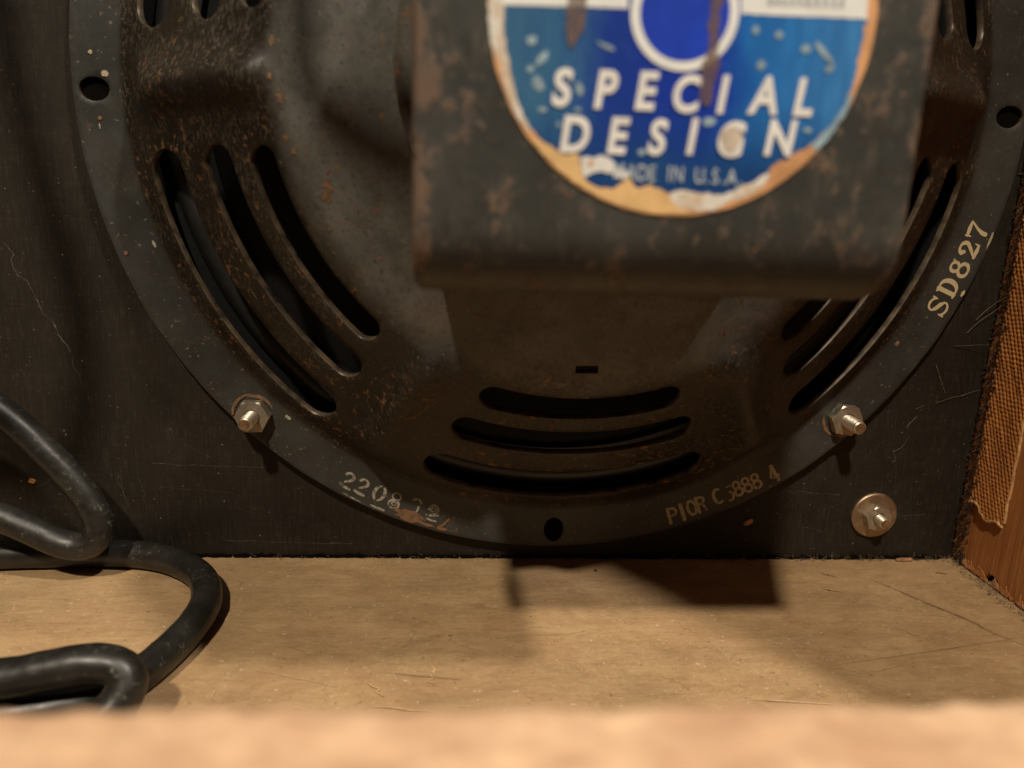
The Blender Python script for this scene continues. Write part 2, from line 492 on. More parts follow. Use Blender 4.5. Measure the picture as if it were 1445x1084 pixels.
for a, b, w in (((98, -14, FZ+0.3), (121, -51, FZ+0.3), 0.38), ((83, -10, FZ+0.3), (88, -13.5, FZ+0.3), 0.28), ((66, -58, FZ+.3), (121, -47, FZ+.3), 0.12),
                ((14, -8.5, FZ+.3), (14.4, -9.6, FZ+.3), 0.5), ((-44, -60, FZ+.3), (-25, -63, FZ+.3), 0.2), ((121, -10, FZ+.3), (124, -11, FZ+.3), .4)):
    path = wander(a, b, 26, 1.2, 0)
    ws = [w*(0.25+0.75*math.sin(PI*i/26))*(0.6+0.4*random.random()) for i in range(27)]
    mesh_obj('crack', *ribbon(path, ws, (0, 0, 1), 0.12), M['crack'], floor)
for a, b, w in (((-33, -57, FZ+.3), (-33.5, -65, FZ+.3), 0.5), ((-48, -62, FZ+.3), (-44, -70, FZ+.3), 0.4), ((-46, -72, FZ+.3), (-33, -74, FZ+.3), 0.55),
                ((-58, -62, FZ+.3), (-56, -75, FZ+.3), 0.22), ((-12, -66, FZ+.3), (-10, -73, FZ+.3), .25), ((40, -71, FZ+.3), (58, -73, FZ+.3), 0.6),
                ((80, -20, FZ+.3), (85, -22, FZ+.3), 0.6), ((-20, -30, FZ+.3), (-6, -35, FZ+.3), .16), ((30, -36, FZ+.3), (36, -46, FZ+.3), .18), ((-75, -58, FZ+.3), (-52, -66, FZ+.3), .2), ((-66, -68, FZ+.3), (-58, -76, FZ+.3), .3), ((0, -44, FZ+.3), (9, -41, FZ+.3), .14), ((60, -30, FZ+.3), (72, -27, FZ+.3), .14), ((-84, -62, FZ+.3), (-78, -72, FZ+.3), .25), ((-30, -45, FZ+.3), (-22, -52, FZ+.3), .18), ((68, -62, FZ+.3), (84, -58, FZ+.3), .16), ((10, -70, FZ+.3), (30, -68, FZ+.3), .2), ((-70, -48, FZ+.3), (-60, -54, FZ+.3), .2), ((20, -60, FZ+.3), (26, -66, FZ+.3), .2), ((90, -40, FZ+.3), (97, -47, FZ+.3), .25)):
    path = wander(a, b, 18, 1.6, 0)
    ws = [w*(0.2+0.8*math.sin(PI*i/18))*(0.4+0.6*random.random()) for i in range(19)]
    mesh_obj('scratch', *ribbon(path, ws, (0, 0, 1), 0.10), M['scuff_wood'], floor)

# baffle board: black fibreboard with a speaker opening
BV, BF = [], []
NB = 96
RB = 108.0
outer = []
for i in range(NB):
    a = 2*PI*i/NB
    c, s = math.cos(a), math.sin(a)
    k = min((132.2 if c > 0 else 330)/abs(c) if abs(c) > 1e-6 else 1e9, ((135.6 if s < 0 else 215)/abs(s)) if abs(s) > 1e-6 else 1e9)
    outer.append((c*k, s*k))
corners = [(132.2, -135.6), (132.2, 215), (-330, 215), (-330, -135.6)]
for cx, cz in corners:
    j = min(range(NB), key=lambda i: (outer[i][0]-cx)**2 + (outer[i][1]-cz)**2)
    outer[j] = (cx, cz)
for y in (0.0, 16.0):
    for i in range(NB):
        a = 2*PI*i/NB
        BV.append((RB*math.cos(a), y, RB*math.sin(a)))
    for x, z in outer:
        zz = z
        BV.append((x, y, zz))
for i in range(NB):
    j = (i+1) % NB
    BF.append((i, NB+i, NB+j, j))
    BF.append((2*NB+i, 2*NB+j, 3*NB+j, 3*NB+i))
    BF.append((i, j, 2*NB+j, 2*NB+i))
    BF.append((NB+i, 3*NB+i, 3*NB+j, NB+j))
baffle = mesh_obj('baffle_board', BV, BF, M['baffle'], kind='structure')
bm = bmesh.new(); bm.from_mesh(baffle.data); bmesh.ops.recalc_face_normals(bm, faces=bm.faces); bm.to_mesh(baffle.data); bm.free()
for a, b, n, amp, w, wax in (((-153, 0, -41), (-138, 0, -72), 40, 2.4, 0.55, 0), ((-138, 0, -72), (-133, 0, -86), 16, 1.2, 0.2, 0), ((-118, 0, -104.5), (-84, 0, -105.6), 34, .5, 0.22, 2),
                        ((-110, 0, -97), (-100, 0, -103), 14, .5, .15, 2), ((-150, 0, -112), (-141, 0, -106), 12, .6, .3, 2), ((-128, 0, -108), (-126, 0, -118), 14, .8, .25, 0),
                        ((-122, 0, -107), (-120, 0, -120), 14, .8, .18, 0), ((-100, 0, -129), (-60, 0, -130), 30, .5, .3, 2), ((-116, 0, -112), (-95, 0, -113.5), 20, .5, .14, 2),
                        ((70, 0, -111), (92, 0, -112.6), 26, .6, 0.25, 2), ((110, 0, -119.4), (121, 0, -119), 16, .7, .42, 2), ((96, 0, -88), (107, 0, -84), 14, .7, .14, 2),
                        ((98, 0, -101), (104, 0, -94), 14, .7, .16, 0), ((80, 0, -123), (100, 0, -128), 18, .6, .14, 2), ((107, 0, -97), (108.5, 0, -101), 8, .4, .35, 0)):
    path = wander(a, b, n, amp, wax)
    ws = [w*(0.15+0.85*abs(noise.noise(Vector((i*0.55, a[0], 2))))*1.7) for i in range(n+1)]
    mesh_obj('scratch', *ribbon(path, ws, (0, -1, 0), 0.06), M['scuff'], baffle)
specks = []
for k in range(150):
    x = random.choice((random.uniform(-165, -70), random.uniform(40, 130)))
    z = random.uniform(-131, -20 if x < 0 else -70)
    if math.hypot(x, z) < 132:
        continue
    r = random.choice((0.12, 0.16, 0.2, 0.28))
    cnt = 6
    ph = random.random()*6
    specks.append(([Vector((x+r*math.cos(ph+2*PI*i/cnt)*random.uniform(.6, 1.4), -0.05, z+r*math.sin(ph+2*PI*i/cnt)*random.uniform(.6, 1.4))) for i in range(cnt)], [tuple(range(cnt))]))
mesh_obj('dust_specks', *join(specks), plain('dust_pale', (0.16, 0.14, 0.11), 0.9), baffle, kind='stuff')

# cabinet side: stained wood board, splintered along its foot
SV, SF = [], []
ny, nz = 150, 60
for j in range(nz+1):
    for i in range(ny+1):
        y = 2 - 152*i/ny
        foot = FZ + 0.25 + max(0, 4.2*noise.noise(Vector((y*0.19, 2.4, 0))) + 2.2*noise.noise(Vector((y*0.7, 8, 1))))*(1.25 if y > -60 else .6)
        t = j/nz
        z = foot + (190 - foot)*t**1.6
        SV.append((WX + 0.18*noise.noise(Vector((y*0.5, z*0.03, 5))), y, z))
for j in range(nz):
    for i in range(ny):
        a = j*(ny+1)+i
        SF.append((a, a+1, a+ny+2, a+ny+1))
side = mesh_obj('cabinet_side', SV, SF, M['side'], smooth=60, kind='structure')
sm = side.modifiers.new('thick', 'SOLIDIFY'); sm.thickness = 1.6*S; sm.offset = 1 if False else -1
shade_core = mesh_obj('shade_core', *box(WX+1.7, WX+18, -150, 2, FZ-1.0, 190), M['gap_shade'], side)  # near-black block paints the shade behind the ragged foot

# rear rail close to the lens
rv, rf = [], []
def rail_fn(x, t):
    # t runs round the section: far face, rounded top, near face
    y0, y1, zt = -164.0, -190.0, -65.6
    z = zt + 0.8*noise.noise(Vector((x*0.05, 0, 4))) + 0.5*noise.noise(Vector((x*0.3, 1, 4)))
    if t < 0.2:
        return (x, y0, FZ - 1 + (z - 1.5 - FZ + 1)*t/0.2)
    if t > 0.8:
        return (x, y1, FZ - 1 + (z - 1.5 - FZ + 1)*(1-t)/0.2)
    u = (t-0.2)/0.6
    y = y0 + (y1-y0)*u
    e = min(u, 1-u)*23.5
    return (x, y + 0.4*noise.noise(Vector((x*0.2, u*3, 2))), z - max(0, 1.5-e)**2/1.5*0.67 + 0.35*noise.noise(Vector((x*0.35, y*0.6, 7))))
v, f = grid_sheet(-330, WX-0.5, 420, 0, 1, 50, rail_fn)
mesh_obj('rear_rail', v, f, M['rail'], smooth=50, kind='structure')

# ------------------------------------------------------------------ loudspeaker
ROT = math.radians(1.2)          # the driver sits turned a little in its hole
spk = tag(empty('loudspeaker', (0, 0, 0)), 'large dark loudspeaker with slotted steel basket and round blue label, bolted to black board', 'loudspeaker')

PR = [(36, 59.0), (41, 57.8), (48, 54.6), (55, 51.3), (60, 49.0), (64.5, 47.1), (67.2, 45.7), (69.6, 44.2), (71.5, 42.6), (111.0, 8.2), (112.8, 6.3), (114.3, 4.6), (116.4, 3.7), (118, 3.5), (128.6, 3.5)]
def prof(r):
    if r <= PR[0][0]:
        return PR[0][1]
    for (a, ha), (b, hb) in zip(PR, PR[1:]):
        if r <= b:
            t = (r-a)/(b-a)
            return ha + (hb-ha)*t
    return PR[-1][1]
def sstep(a, b, x):
    t = max(0, min(1, (x-a)/(b-a)))
    return t*t*(3-2*t)
def basket_h(x, z):
    r = math.hypot(x, z)
    th = math.atan2(z, x) - ROT
    h = prof(r)
    w = sstep(66, 76, r)*(1-sstep(104, 113, r))
    if w > 0:
        k = round(th/(PI/3))*(PI/3)            # nearest spoke
        d = (th-k)*r                            # distance along the arc from the spoke
        h += w*(0.9*math.cos(6*(th-k)) + 6.0*math.exp(-(d/5.5)**2))
    h += 0.12*noise.noise(Vector((x*0.06, z*0.06, 0)))
    return h

# outlines: three slots in each of six panels, eight mounting holes, one small terminal slot
def arc_slot(r0, r1, th, half):
    rc, w = (r0+r1)/2, (r1-r0)/2
    ha = half - w/rc
    pts = []
    n = max(10, int(rc*2*ha/2.0))
    for i in range(n+1):
        a = th-ha+2*ha*i/n
        pts.append(((rc+w)*math.cos(a), (rc+w)*math.sin(a)))
    for i in range(1, 10):
        b = PI*i/10
        e = th+ha
        pts.append((rc*math.cos(e) + w*(math.cos(b)*math.cos(e) - math.sin(b)*math.sin(e)), rc*math.sin(e) + w*(math.cos(b)*math.sin(e) + math.sin(b)*math.cos(e))))
    for i in range(n+1):
        a = th+ha-2*ha*i/n
        pts.append(((rc-w)*math.cos(a), (rc-w)*math.sin(a)))
    for i in range(1, 10):
        b = PI*i/10
        e = th-ha
        pts.append((rc*math.cos(e) - w*(math.cos(b)*math.cos(e) - math.sin(b)*math.sin(e)), rc*math.sin(e) - w*(math.cos(b)*math.sin(e) + math.sin(b)*math.cos(e))))
    return pts
SLOTS = []
for k in range(6):
    th = -PI/2 + k*PI/3 + ROT
    SLOTS += [arc_slot(99.2, 110.3, th, math.radians(22.3)), arc_slot(83.3, 91.8, th, math.radians(21.2)), arc_slot(71.4, 78.6, th, math.radians(19.3))]
HOLES = []
for k in range(8):
    th = k*PI/4 + math.radians(0.68)
    c, s = math.cos(th), math.sin(th)
    pts = []
    for i in range(22):
        a = 2*PI*i/22
        rr, tt = 3.9*math.cos(a), 3.0*math.sin(a)
        pts.append(((123.2+rr)*c - tt*s, (123.2+rr)*s + tt*c))
    HOLES.append(pts)
TH = -PI/2 + math.radians(1.2)
TS = [(62.0, -2.7), (64.0, -2.7), (64.0, 2.7), (62.0, 2.7)]
TS = [(r*math.cos(TH) - t*math.sin(TH), r*math.sin(TH) + t*math.cos(TH)) for r, t in TS]
def inside(p, poly):
    x, y = p
    c = False
    j = len(poly)-1
    for i in range(len(poly)):
        xi, yi = poly[i]; xj, yj = poly[j]
        if (yi > y) != (yj > y) and x < (xj-xi)*(y-yi)/(yj-yi)+xi:
            c = not c
        j = i
    return c
LOOPS = SLOTS + HOLES + [TS]
BBS = [(min(p[0] for p in l), max(p[0] for p in l), min(p[1] for p in l), max(p[1] for p in l)) for l in LOOPS]
pts, edges = [], []
for l in LOOPS:
    b = len(pts)
    pts += [Vector(p) for p in l]
    edges += [(b+i, b+(i+1) % len(l)) for i in range(len(l))]
def ring_pts(r, n, wig=0.0):
    return [Vector(((r + wig*noise.noise(Vector((i*0.21, 3, 1))))*math.cos(2*PI*i/n), (r + wig*noise.noise(Vector((i*0.21, 3, 1))))*math.sin(2*PI*i/n))) for i in range(n)]
for r, n, wig in ((128.6, 360, 0.25), (38.0, 150, 0)):
    b = len(pts)
    pts += ring_pts(r, n, wig)
    edges += [(b+i, b+(i+1) % n) for i in range(n)]
hash_ = {}
for p in pts:
    hash_.setdefault((int(p.x//2), int(p.y//2)), []).append(p.copy())
def near(x, y, d):
    cx, cy = int(x//2), int(y//2)
    for i in (-1, 0, 1):
        for j in (-1, 0, 1):
            for p in hash_.get((cx+i, cy+j), ()):
                if (p.x-x)**2+(p.y-y)**2 < d*d:
                    return True
    return False
rr = 39.5
rows = []
while rr < 127.6:
    rows.append(rr)
    rr += 0.75 if (66 < rr < 73 or 109 < rr < 118.6) else 1.7
for q, r in enumerate(rows):
    n = int(2*PI*r/1.75)
    for i in range(n):
        a = 2*PI*(i+0.5*(q % 2))/n
        x, y = r*math.cos(a), r*math.sin(a)
        if near(x, y, 0.7):
            continue
        pts.append(Vector((x, y)))
res = delaunay_2d_cdt(pts, edges, [], 0, 1e-5)
V2, F2 = res[0], res[2]
keep = []
for t in F2:
    c = (V2[t[0]]+V2[t[1]]+V2[t[2]])/3
    r = c.length
    if r > 128.9 or r < 38:
        continue
    hit = False
    for l, bb in zip(LOOPS, BBS):
        if bb[0] < c.x < bb[1] and bb[2] < c.y < bb[3] and inside((c.x, c.y), l):
            hit = True
            break
    if not hit:
        keep.append(t)
BVs = [(p.x, -basket_h(p.x, p.y), p.y) for p in V2]
# CDT triangles wind counter-clockwise in (x, z); seen from -y that is already facing the viewer
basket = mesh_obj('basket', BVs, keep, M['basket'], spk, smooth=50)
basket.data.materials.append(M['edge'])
sm = basket.modifiers.new('sheet', 'SOLIDIFY')
sm.thickness = 1.5*S
sm.offset = -1
sm.material_offset_rim = 1
bv = basket.modifiers.new('edge', 'BEVEL')
bv.width = 0.2*S; bv.segments = 1; bv.material = 1; bv.limit_method = 'ANGLE'; bv.angle_limit = math.radians(60)

def lathe(profile, n=128, cx=0, cz=0, closed=False):
    V, F = [], []
    for i in range(n):
        a = 2*PI*i/n
        for r, h in profile:
            V.append((cx + r*math.cos(a), -h, cz + r*math.sin(a)))
    m = len(profile)
    for i in range(n):
        j = (i+1) % n
        for k in range(m if closed else m-1):
            F.append((i*m+k, i*m+(k+1) % m, j*m+(k+1) % m, j*m+k))
    return V, F

# gasket between flange and board
mesh_obj('gasket', *lathe([(127.2, 2.1), (127.2, 0.15), (113, 0.15), (113, 2.1)], 128, closed=True), M['gasket'], spk, smooth=40)
for k in range(8):
    th = k*PI/4 + math.radians(0.68)
    mesh_obj('hole_shade', *lathe([(4.4, 2.2), (3.6, 2.2), (0.05, 2.2)], 20, 123.2*math.cos(th), 123.2*math.sin(th)), M['gap_shade'], spk)  # black disc paints the shade deep in each mounting hole
# paper cone and rolled surround behind the slots
cone_p = [(96, 1.5), (90, 4.5), (75, 12.5), (60, 20), (45, 27), (30, 33), (18, 37)]
mesh_obj('cone', *lathe(cone_p, 128), M['cone'], spk, smooth=60)
sur = [(113, 1.6)]
sur += [(104.6 + 3.6*math.cos(a), 2.0 + 3.6*math.sin(a)) for a in [PI*k/10 for k in range(11)]]
sur += [(99.0, 1.6), (98.2, 3.4), (97.0, 3.4), (96, 1.4)]
mesh_obj('surround', *lathe(sur, 160), M['surround'], spk, smooth=50)
# pole plate and magnet inside the yoke
mesh_obj('pole_plate', *lathe([(20, 66), (40.2, 66), (41.6, 64.8), (41.8, 60), (41.4, 58.0), (39, 57.0), (20, 57.0)], 128, closed=True), M['plate'], spk, smooth=35)
mesh_obj('magnet', *lathe([(2, 103), (15, 103), (16, 102), (16, 65), (2, 65)], 64), plain('magnet_alloy', (0.10, 0.095, 0.09), 0.5, 0.6), spk, smooth=35)

# strap yoke, a broad U round the magnet
YX0, YX1 = -35.5, 37.9
def yoke_section():
    R, T, yb, zb = 11.0, 6.5, -107.5, 38.0
    out = [(-51.0, -zb)]
    for k in range(0, 13):
        a = -PI/2 - (PI/2)*k/12
        out.append((yb+R + R*math.cos(a), -zb+R + R*math.sin(a)))
    for k in range(0, 13):
        a = PI - (PI/2)*k/12
        out.append((yb+R + R*math.cos(a), zb-R + R*math.sin(a)))
    out.append((-51.0, zb))
    r2 = R-T
    inn = [(-51.0, zb-T)]
    for k in range(0, 9):
        a = PI/2 + (PI/2)*k/8
        inn.append((yb+R + r2*math.cos(a), zb-R + r2*math.sin(a)))
    for k in range(0, 9):
        a = PI + (PI/2)*k/8
        inn.append((yb+R + r2*math.cos(a), -zb+R + r2*math.sin(a)))
    inn.append((-51.0, -zb+T))
    return [(y, z - (1.2 if z < 0 else 0)) for y, z in out + inn]
sec = yoke_section()
n = len(sec)
leg = lambda y: 5.0*sstep(-105, -90, y)      # the strap's legs draw in a little towards the basket
V = [(YX0 + 0.4*leg(y), y, z) for y, z in sec] + [(YX1 - leg(y), y, z) for y, z in sec]
F = [(i, (i+1) % n, n+(i+1) % n, n+i) for i in range(n)] + [tuple(range(n-1, -1, -1)), tuple(range(n, 2*n))]
yoke = mesh_obj('magnet_yoke', V, F, M['yoke'], spk)
bm = bmesh.new(); bm.from_mesh(yoke.data); bmesh.ops.recalc_face_normals(bm, faces=bm.faces); bm.to_mesh(yoke.data); bm.free()
yoke.data.shade_smooth(); yoke.data.set_sharp_from_angle(angle=math.radians(40))
add_bevel(yoke, 0.9, 3, 60)
BLUE = [(-23.56, 6.58), (-23.28, 0.69), (-23.07, -3.03), (-22.5, -5.53), (-21.81, -8.42), (-20.93, -11.15), (-19.95, -13.45), (-18.58, -15.38), (-17.74, -16.3), (-16.5, -17.12), (-14.95, -17.92), (-13.6, -18.55), (-12.83, -17.84), (-11.98, -18.39), (-11.72, -19.54), (-11.34, -20.9), (-10.67, -21.85), (-9.5, -22.5), (-8.24, -22.85), (-6.6, -22.79), (-5.62, -21.97), (-5.07, -21.06), (-4.55, -21.05), (-3.86, -22.11), (-3.0, -22.57), (-1.59, -22.03), (-0.0, -22.37), (1.61, -23.01), (3.67, -22.64), (6.3, -22.84), (8.42, -23.07), (10.47, -22.5), (13.0, -21.51), (14.46, -20.47), (15.43, -19.74), (16.37, -18.71), (17.54, -17.98), (18.84, -17.44), (19.79, -16.62), (21.07, -15.88), (22.22, -15.06), (23.6, -13.54), (24.76, -12.04), (25.76, -10.27), (26.37, -8.62), (26.84, -6.14), (26.97, -3.51), (27.01, -1.65), (27.25, 0.2), (27.38, 1.4), (26.72, 9.16)]
WHITE_LEFT = [(-25.64, 6.48), (-25.26, -0.46), (-24.87, -4.01), (-24.36, -5.25), (-23.44, -6.66), (-23.19, -8.48), (-22.33, -10.75), (-21.27, -12.85), (-20.42, -14.13), (-19.39, -15.04), (-18.58, -15.38), (-19.95, -13.45), (-20.93, -11.15), (-21.81, -8.42), (-22.5, -5.53), (-23.07, -3.03), (-23.28, 0.69), (-23.56, 6.58)]
WHITE_LOW = [(1.61, -23.01), (3.67, -22.64), (6.3, -22.84), (8.42, -23.07), (10.47, -22.5), (13.0, -21.51), (14.46, -20.47), (15.63, -19.63), (16.13, -20.31), (14.84, -21.95), (12.87, -23.22), (10.61, -23.8), (8.42, -25.18), (6.02, -25.46), (4.02, -25.43), (2.51, -24.98), (1.6, -24.1)]
WHITE_RIGHT = [(21.54, -15.47), (22.22, -15.06), (23.6, -13.54), (24.76, -12.04), (25.76, -10.27), (26.37, -8.62), (26.87, -8.5), (26.4, -10.34), (25.6, -12.11), (24.41, -14.09), (23.15, -15.71), (22.22, -16.62)]
WHITE_PATCH = [(-11.66, -18.77), (-10.77, -18.35), (-9.74, -18.5), (-8.54, -18.17), (-7.29, -18.6), (-6.62, -19.46), (-5.55, -20.1), (-4.27, -20.74), (-4.86, -21.15), (-6.08, -21.3), (-7.15, -20.75), (-8.6, -20.5), (-10.01, -20.75), (-11.01, -21.28), (-11.47, -20.31)]
ORANGE_BIT = [(-10.62, -19.21), (-10.12, -18.9), (-9.69, -19.28), (-10.07, -19.78), (-10.59, -19.7)]
TAN_LOW = [(-19.58, -15.42), (-17.94, -16.31), (-16.5, -17.12), (-14.95, -17.92), (-13.6, -18.55), (-12.83, -17.84), (-11.98, -18.39), (-11.72, -19.54), (-11.34, -20.9), (-10.67, -21.85), (-9.5, -22.5), (-8.24, -22.85), (-6.6, -22.79), (-5.62, -21.97), (-5.07, -21.06), (-4.55, -21.05), (-3.86, -22.11), (-3.0, -22.57), (-1.59, -22.03), (0.0, -22.47), (1.54, -23.41), (2.49, -24.78), (6.02, -25.46), (7.59, -25.31), (8.64, -25.28), (6.07, -25.97), (2.41, -26.29), (-1.81, -25.92), (-6.06, -24.66), (-10.3, -22.82), (-14.01, -20.41), (-17.17, -17.81)]
BANDL = [(-23.47, 3.66), (-23.38, 0.69), (-18.48, 0.83), (-12.67, 1.02), (-6.23, 1.07), (-6.48, 4.5)]
BANDR = [(9.08, 5.1), (9.5, 1.19), (15.02, 1.18), (21.08, 1.28), (27.39, 1.31), (27.0, 5.98)]
SMEAR1 = [(-14.75, 3.56), (-14.5, 0.76), (-14.67, -1.74), (-14.37, -3.71), (-13.74, -4.41), (-13.02, -3.29), (-12.13, -1.63), (-11.98, 0.88), (-12.05, 3.7)]
SMEAR2 = [(5.08, 4.54), (4.95, 1.87), (5.01, -0.83), (5.4, -2.81), (4.65, -5.42), (4.41, -8.22), (4.94, -10.65), (5.81, -11.18), (6.49, -9.83), (6.66, -7.38), (7.26, -5.31), (6.64, -3.12), (6.41, 0.14), (6.83, 2.85), (7.64, 4.67)]
SPECKS = [((-19.26, -3.48), 0.8, 0.6, 0), ((-17.7, -5.77), 1.2, 0.55, 0.9), ((-18.05, -9.09), 0.75, 1.0, 0.5), ((-19.31, -7.21), 0.5, 0.45, 0), ((-12.38, -9.49), 0.55, 1.0, 0.4), ((11.73, -0.79), 0.5, 0.6, 0), ((15.12, -1.27), 0.6, 0.5, 0), ((19.18, -2.84), 0.75, 0.6, 0.2), ((21.91, -3.36), 2.2, 0.42, -0.75), ((22.9, -5.37), 0.7, 0.5, 0.2), ((13.04, -5.24), 0.65, 0.65, 0), ((-8.95, -3.83), 1.3, 0.3, -0.35), ((6.4, -13.06), 1.1, 0.6, 0.2), ((-17.41, -12.41), 0.7, 0.35, 0), ((20.78, -13.65), 0.6, 0.35, 0), ((-12.43, -12.21), 0.5, 0.3, 0), ((-2.96, -17.57), 0.6, 0.5, 0), ((-15.02, -14.3), 0.4, 0.3, 0)]
LET1 = [('S', -14.77, -9.41), ('P', -8.59, -9.43), ('E', -2.87, -9.37), ('C', 2.9, -9.51), ('I', 7.98, -9.39), ('A', 13.81, -9.24), ('L', 19.7, -9.28)]
LET2 = [('D', -12.65, -15.53), ('E', -6.48, -15.49), ('S', -0.87, -15.46), ('I', 4.13, -15.17), ('G', 9.83, -15.34), ('N', 16.96, -14.87)]
LET3 = [('M', -6.15, -20.22), ('A', -4.29, -20.35), ('D', -2.64, -20.39), ('E', -1.19, -20.43), ('I', 1.18, -20.35), ('N', 2.53, -20.4), ('U', 5.66, -20.48), ('S', 7.96, -20.5), ('A', 10.37, -20.51)]
RING = [(1.56, 0.99), (-6.01, 0.63), (2.21, -6.27), (2.1, -5.07)]
STUBS = [(13.41, 2.9), (14.41, 2.95), (15.42, 2.91), (16.52, 2.96), (17.62, 3.02), (18.73, 2.98), (19.93, 3.04), (21.14, 3.1), (22.36, 3.06), (23.46, 3.12)]

# ------------------------------------------------------------------ label on the yoke
LC = (1.8, 0.7)
LR = 27.0
def mat_blue():
    g = NT('label_blue_print')
    v = g.map()
    sx = g.n('ShaderNodeSeparateXYZ'); g.l(v, sx.inputs[0])
    wob = g.math('MULTIPLY', g.math('SUBTRACT', g.noise(v, 0.16, 5, 0.6), 0.5), 9.0)
    x = g.math('ADD', sx.outputs[0], wob)
    z = g.math('ADD', sx.outputs[2], g.math('MULTIPLY', wob, 0.6))
    tx = g.math('DIVIDE', g.math('ADD', x, 26.0), 54.0)
    c = g.ramp(tx, [(0.0, (0.060, 0.175, 0.30)), (0.22, (0.045, 0.150, 0.30)), (0.32, (0.016, 0.048, 0.33)), (0.60, (0.012, 0.042, 0.43)), (0.70, (0.022, 0.185, 0.56)), (1.0, (0.060, 0.25, 0.58))])
    tz = g.math('DIVIDE', g.math('ADD', z, 24.0), 16.0)
    c = g.mix(g.ramp(tz, [(0.25, 1.0), (0.85, 0.0)]), c, (0.014, 0.066, 0.215))
    s = g.noise(g.map(loc=(2, 5, 1)), 0.35, 5, 0.7)
    c = g.mix(g.math('MULTIPLY', g.ramp(s, [(0.58, 0), (0.75, 1)]), 0.35), c, (0.09, 0.24, 0.42))
    sk = g.noise(g.map((0.5, 1, 0.07), (7, 5, 1)), 1.0, 5, 0.65)
    c = g.mix(g.math('MULTIPLY', g.ramp(sk, [(0.42, 1), (0.58, 0)]), 0.25), c, (0.008, 0.035, 0.20))
    return g.done(c, 0.32, 0, g.bump(s, 0.15, 0.08), 0.45)
M['blue'] = mat_blue()
M['royal'] = plain('label_royal_blue', (0.012, 0.052, 0.50), 0.4, 0, 0.25, 0.12)
M['white'] = plain('label_white_print', (0.84, 0.82, 0.78), 0.5, 0, 0.10, 0.3)
M['band'] = plain('label_white_band', (0.86, 0.87, 0.85), 0.5, 0, 0.06, 0.3)
M['grey_print'] = plain('label_grey_print', (0.45, 0.48, 0.50), 0.5, 0, 0.1, 0.3)
M['speck'] = plain('label_speck', (0.30, 0.42, 0.48), 0.5, 0, 0.3, 0.5)
M['white_small'] = plain('label_small_print', (0.55, 0.63, 0.66), 0.5, 0, 0.15, 0.5)
M['tan'] = plain('label_backing_tan', (0.78, 0.50, 0.22), 0.65, 0, 0.14, 0.25)
M['orange'] = plain('label_backing_orange', (0.66, 0.335, 0.145), 0.65, 0, 0.3, 0.2)
def mat_smear():
    g = NT('label_rust_smear')
    f = g.noise(g.map(), 0.5, 5, 0.65)
    g.done(g.mix(f, (0.14, 0.085, 0.055), (0.24, 0.15, 0.10)), 0.6)
    g.l(g.ramp(f, [(0.25, 0.35), (0.6, 0.75)]), g.b.inputs['Alpha'])
    return g.m
M['smear'] = mat_smear()
def mat_rim():
    g = NT('label_worn_rim')
    f = g.noise(g.map((1, 1, 0.6)), 0.35, 6, 0.7)
    c = g.mix(g.ramp(f, [(0.44, 0), (0.60, 1)]), (0.78, 0.75, 0.68), (0.62, 0.47, 0.32))
    return g.done(c, 0.6, 0, g.bump(f, .3, .15), .3)
M['rim'] = mat_rim()

disc = [(LC[0]+LR*math.cos(2*PI*i/180)*(1+0.004*noise.noise(Vector((i*.3, 0, 0)))), LC[1]+LR*math.sin(2*PI*i/180)*(1+0.004*noise.noise(Vector((i*.3, 0, 0))))) for i in range(180)]
nd = len(disc)
LV = [(x, -107.45, z) for x, z in disc] + [(x, -107.72, z) for x, z in disc]
LF = [tuple(range(nd, 2*nd))] + [(i, (i+1) % nd, nd+(i+1) % nd, nd+i) for i in range(nd)]
label = mesh_obj('label', LV, LF, M['orange'], spk)
bm = bmesh.new(); bm.from_mesh(label.data); bmesh.ops.recalc_face_normals(bm, faces=bm.faces); bm.to_mesh(label.data); bm.free()
def snap(poly):
    out = []
    for x, z in poly:
        d = math.hypot(x-LC[0], z-LC[1])
        k = 26.95/d if d > 25.9 else 1.0
        out.append((LC[0]+(x-LC[0])*k, LC[1]+(z-LC[1])*k))
    return out
label['label'] = 'round peeling blue label reading SPECIAL DESIGN MADE IN U.S.A.'

def flat(name, poly, level, mat, rag=0.0):
    P = []
    n = len(poly)
    for i in range(n):
        a, b = poly[i], poly[(i+1) % n]
        d = math.hypot(b[0]-a[0], b[1]-a[1])
        m = max(1, int(d/0.25)) if rag else 1
        for k in range(m):
            t = k/m
            x, z = a[0]+(b[0]-a[0])*t, a[1]+(b[1]-a[1])*t
            if rag:
                q1, q2 = Vector((x*0.9, z*0.9, 2)), Vector((x*0.9, z*0.9, 7))
                x += rag*(noise.noise(q1) + 0.7*noise.noise(q1*3.1))
                z += rag*(noise.noise(q2) + 0.7*noise.noise(q2*3.1))
            P.append((x, z))
    y = -107.72 - 0.035*level
    tri = bmesh.new()
    vs = [tri.verts.new((x*S, y*S, z*S)) for x, z in P]
    f = tri.faces.new(vs)
    f.normal_update()
    if f.normal.y > 0:
        f.normal_flip()
    bmesh.ops.triangulate(tri, faces=tri.faces[:])
    me = bpy.data.meshes.new(name)
    tri.to_mesh(me)
    tri.free()
    me.materials.append(mat)
    o = bpy.data.objects.new(name, me)
    COL.objects.link(o)
    o.parent = label
    return o

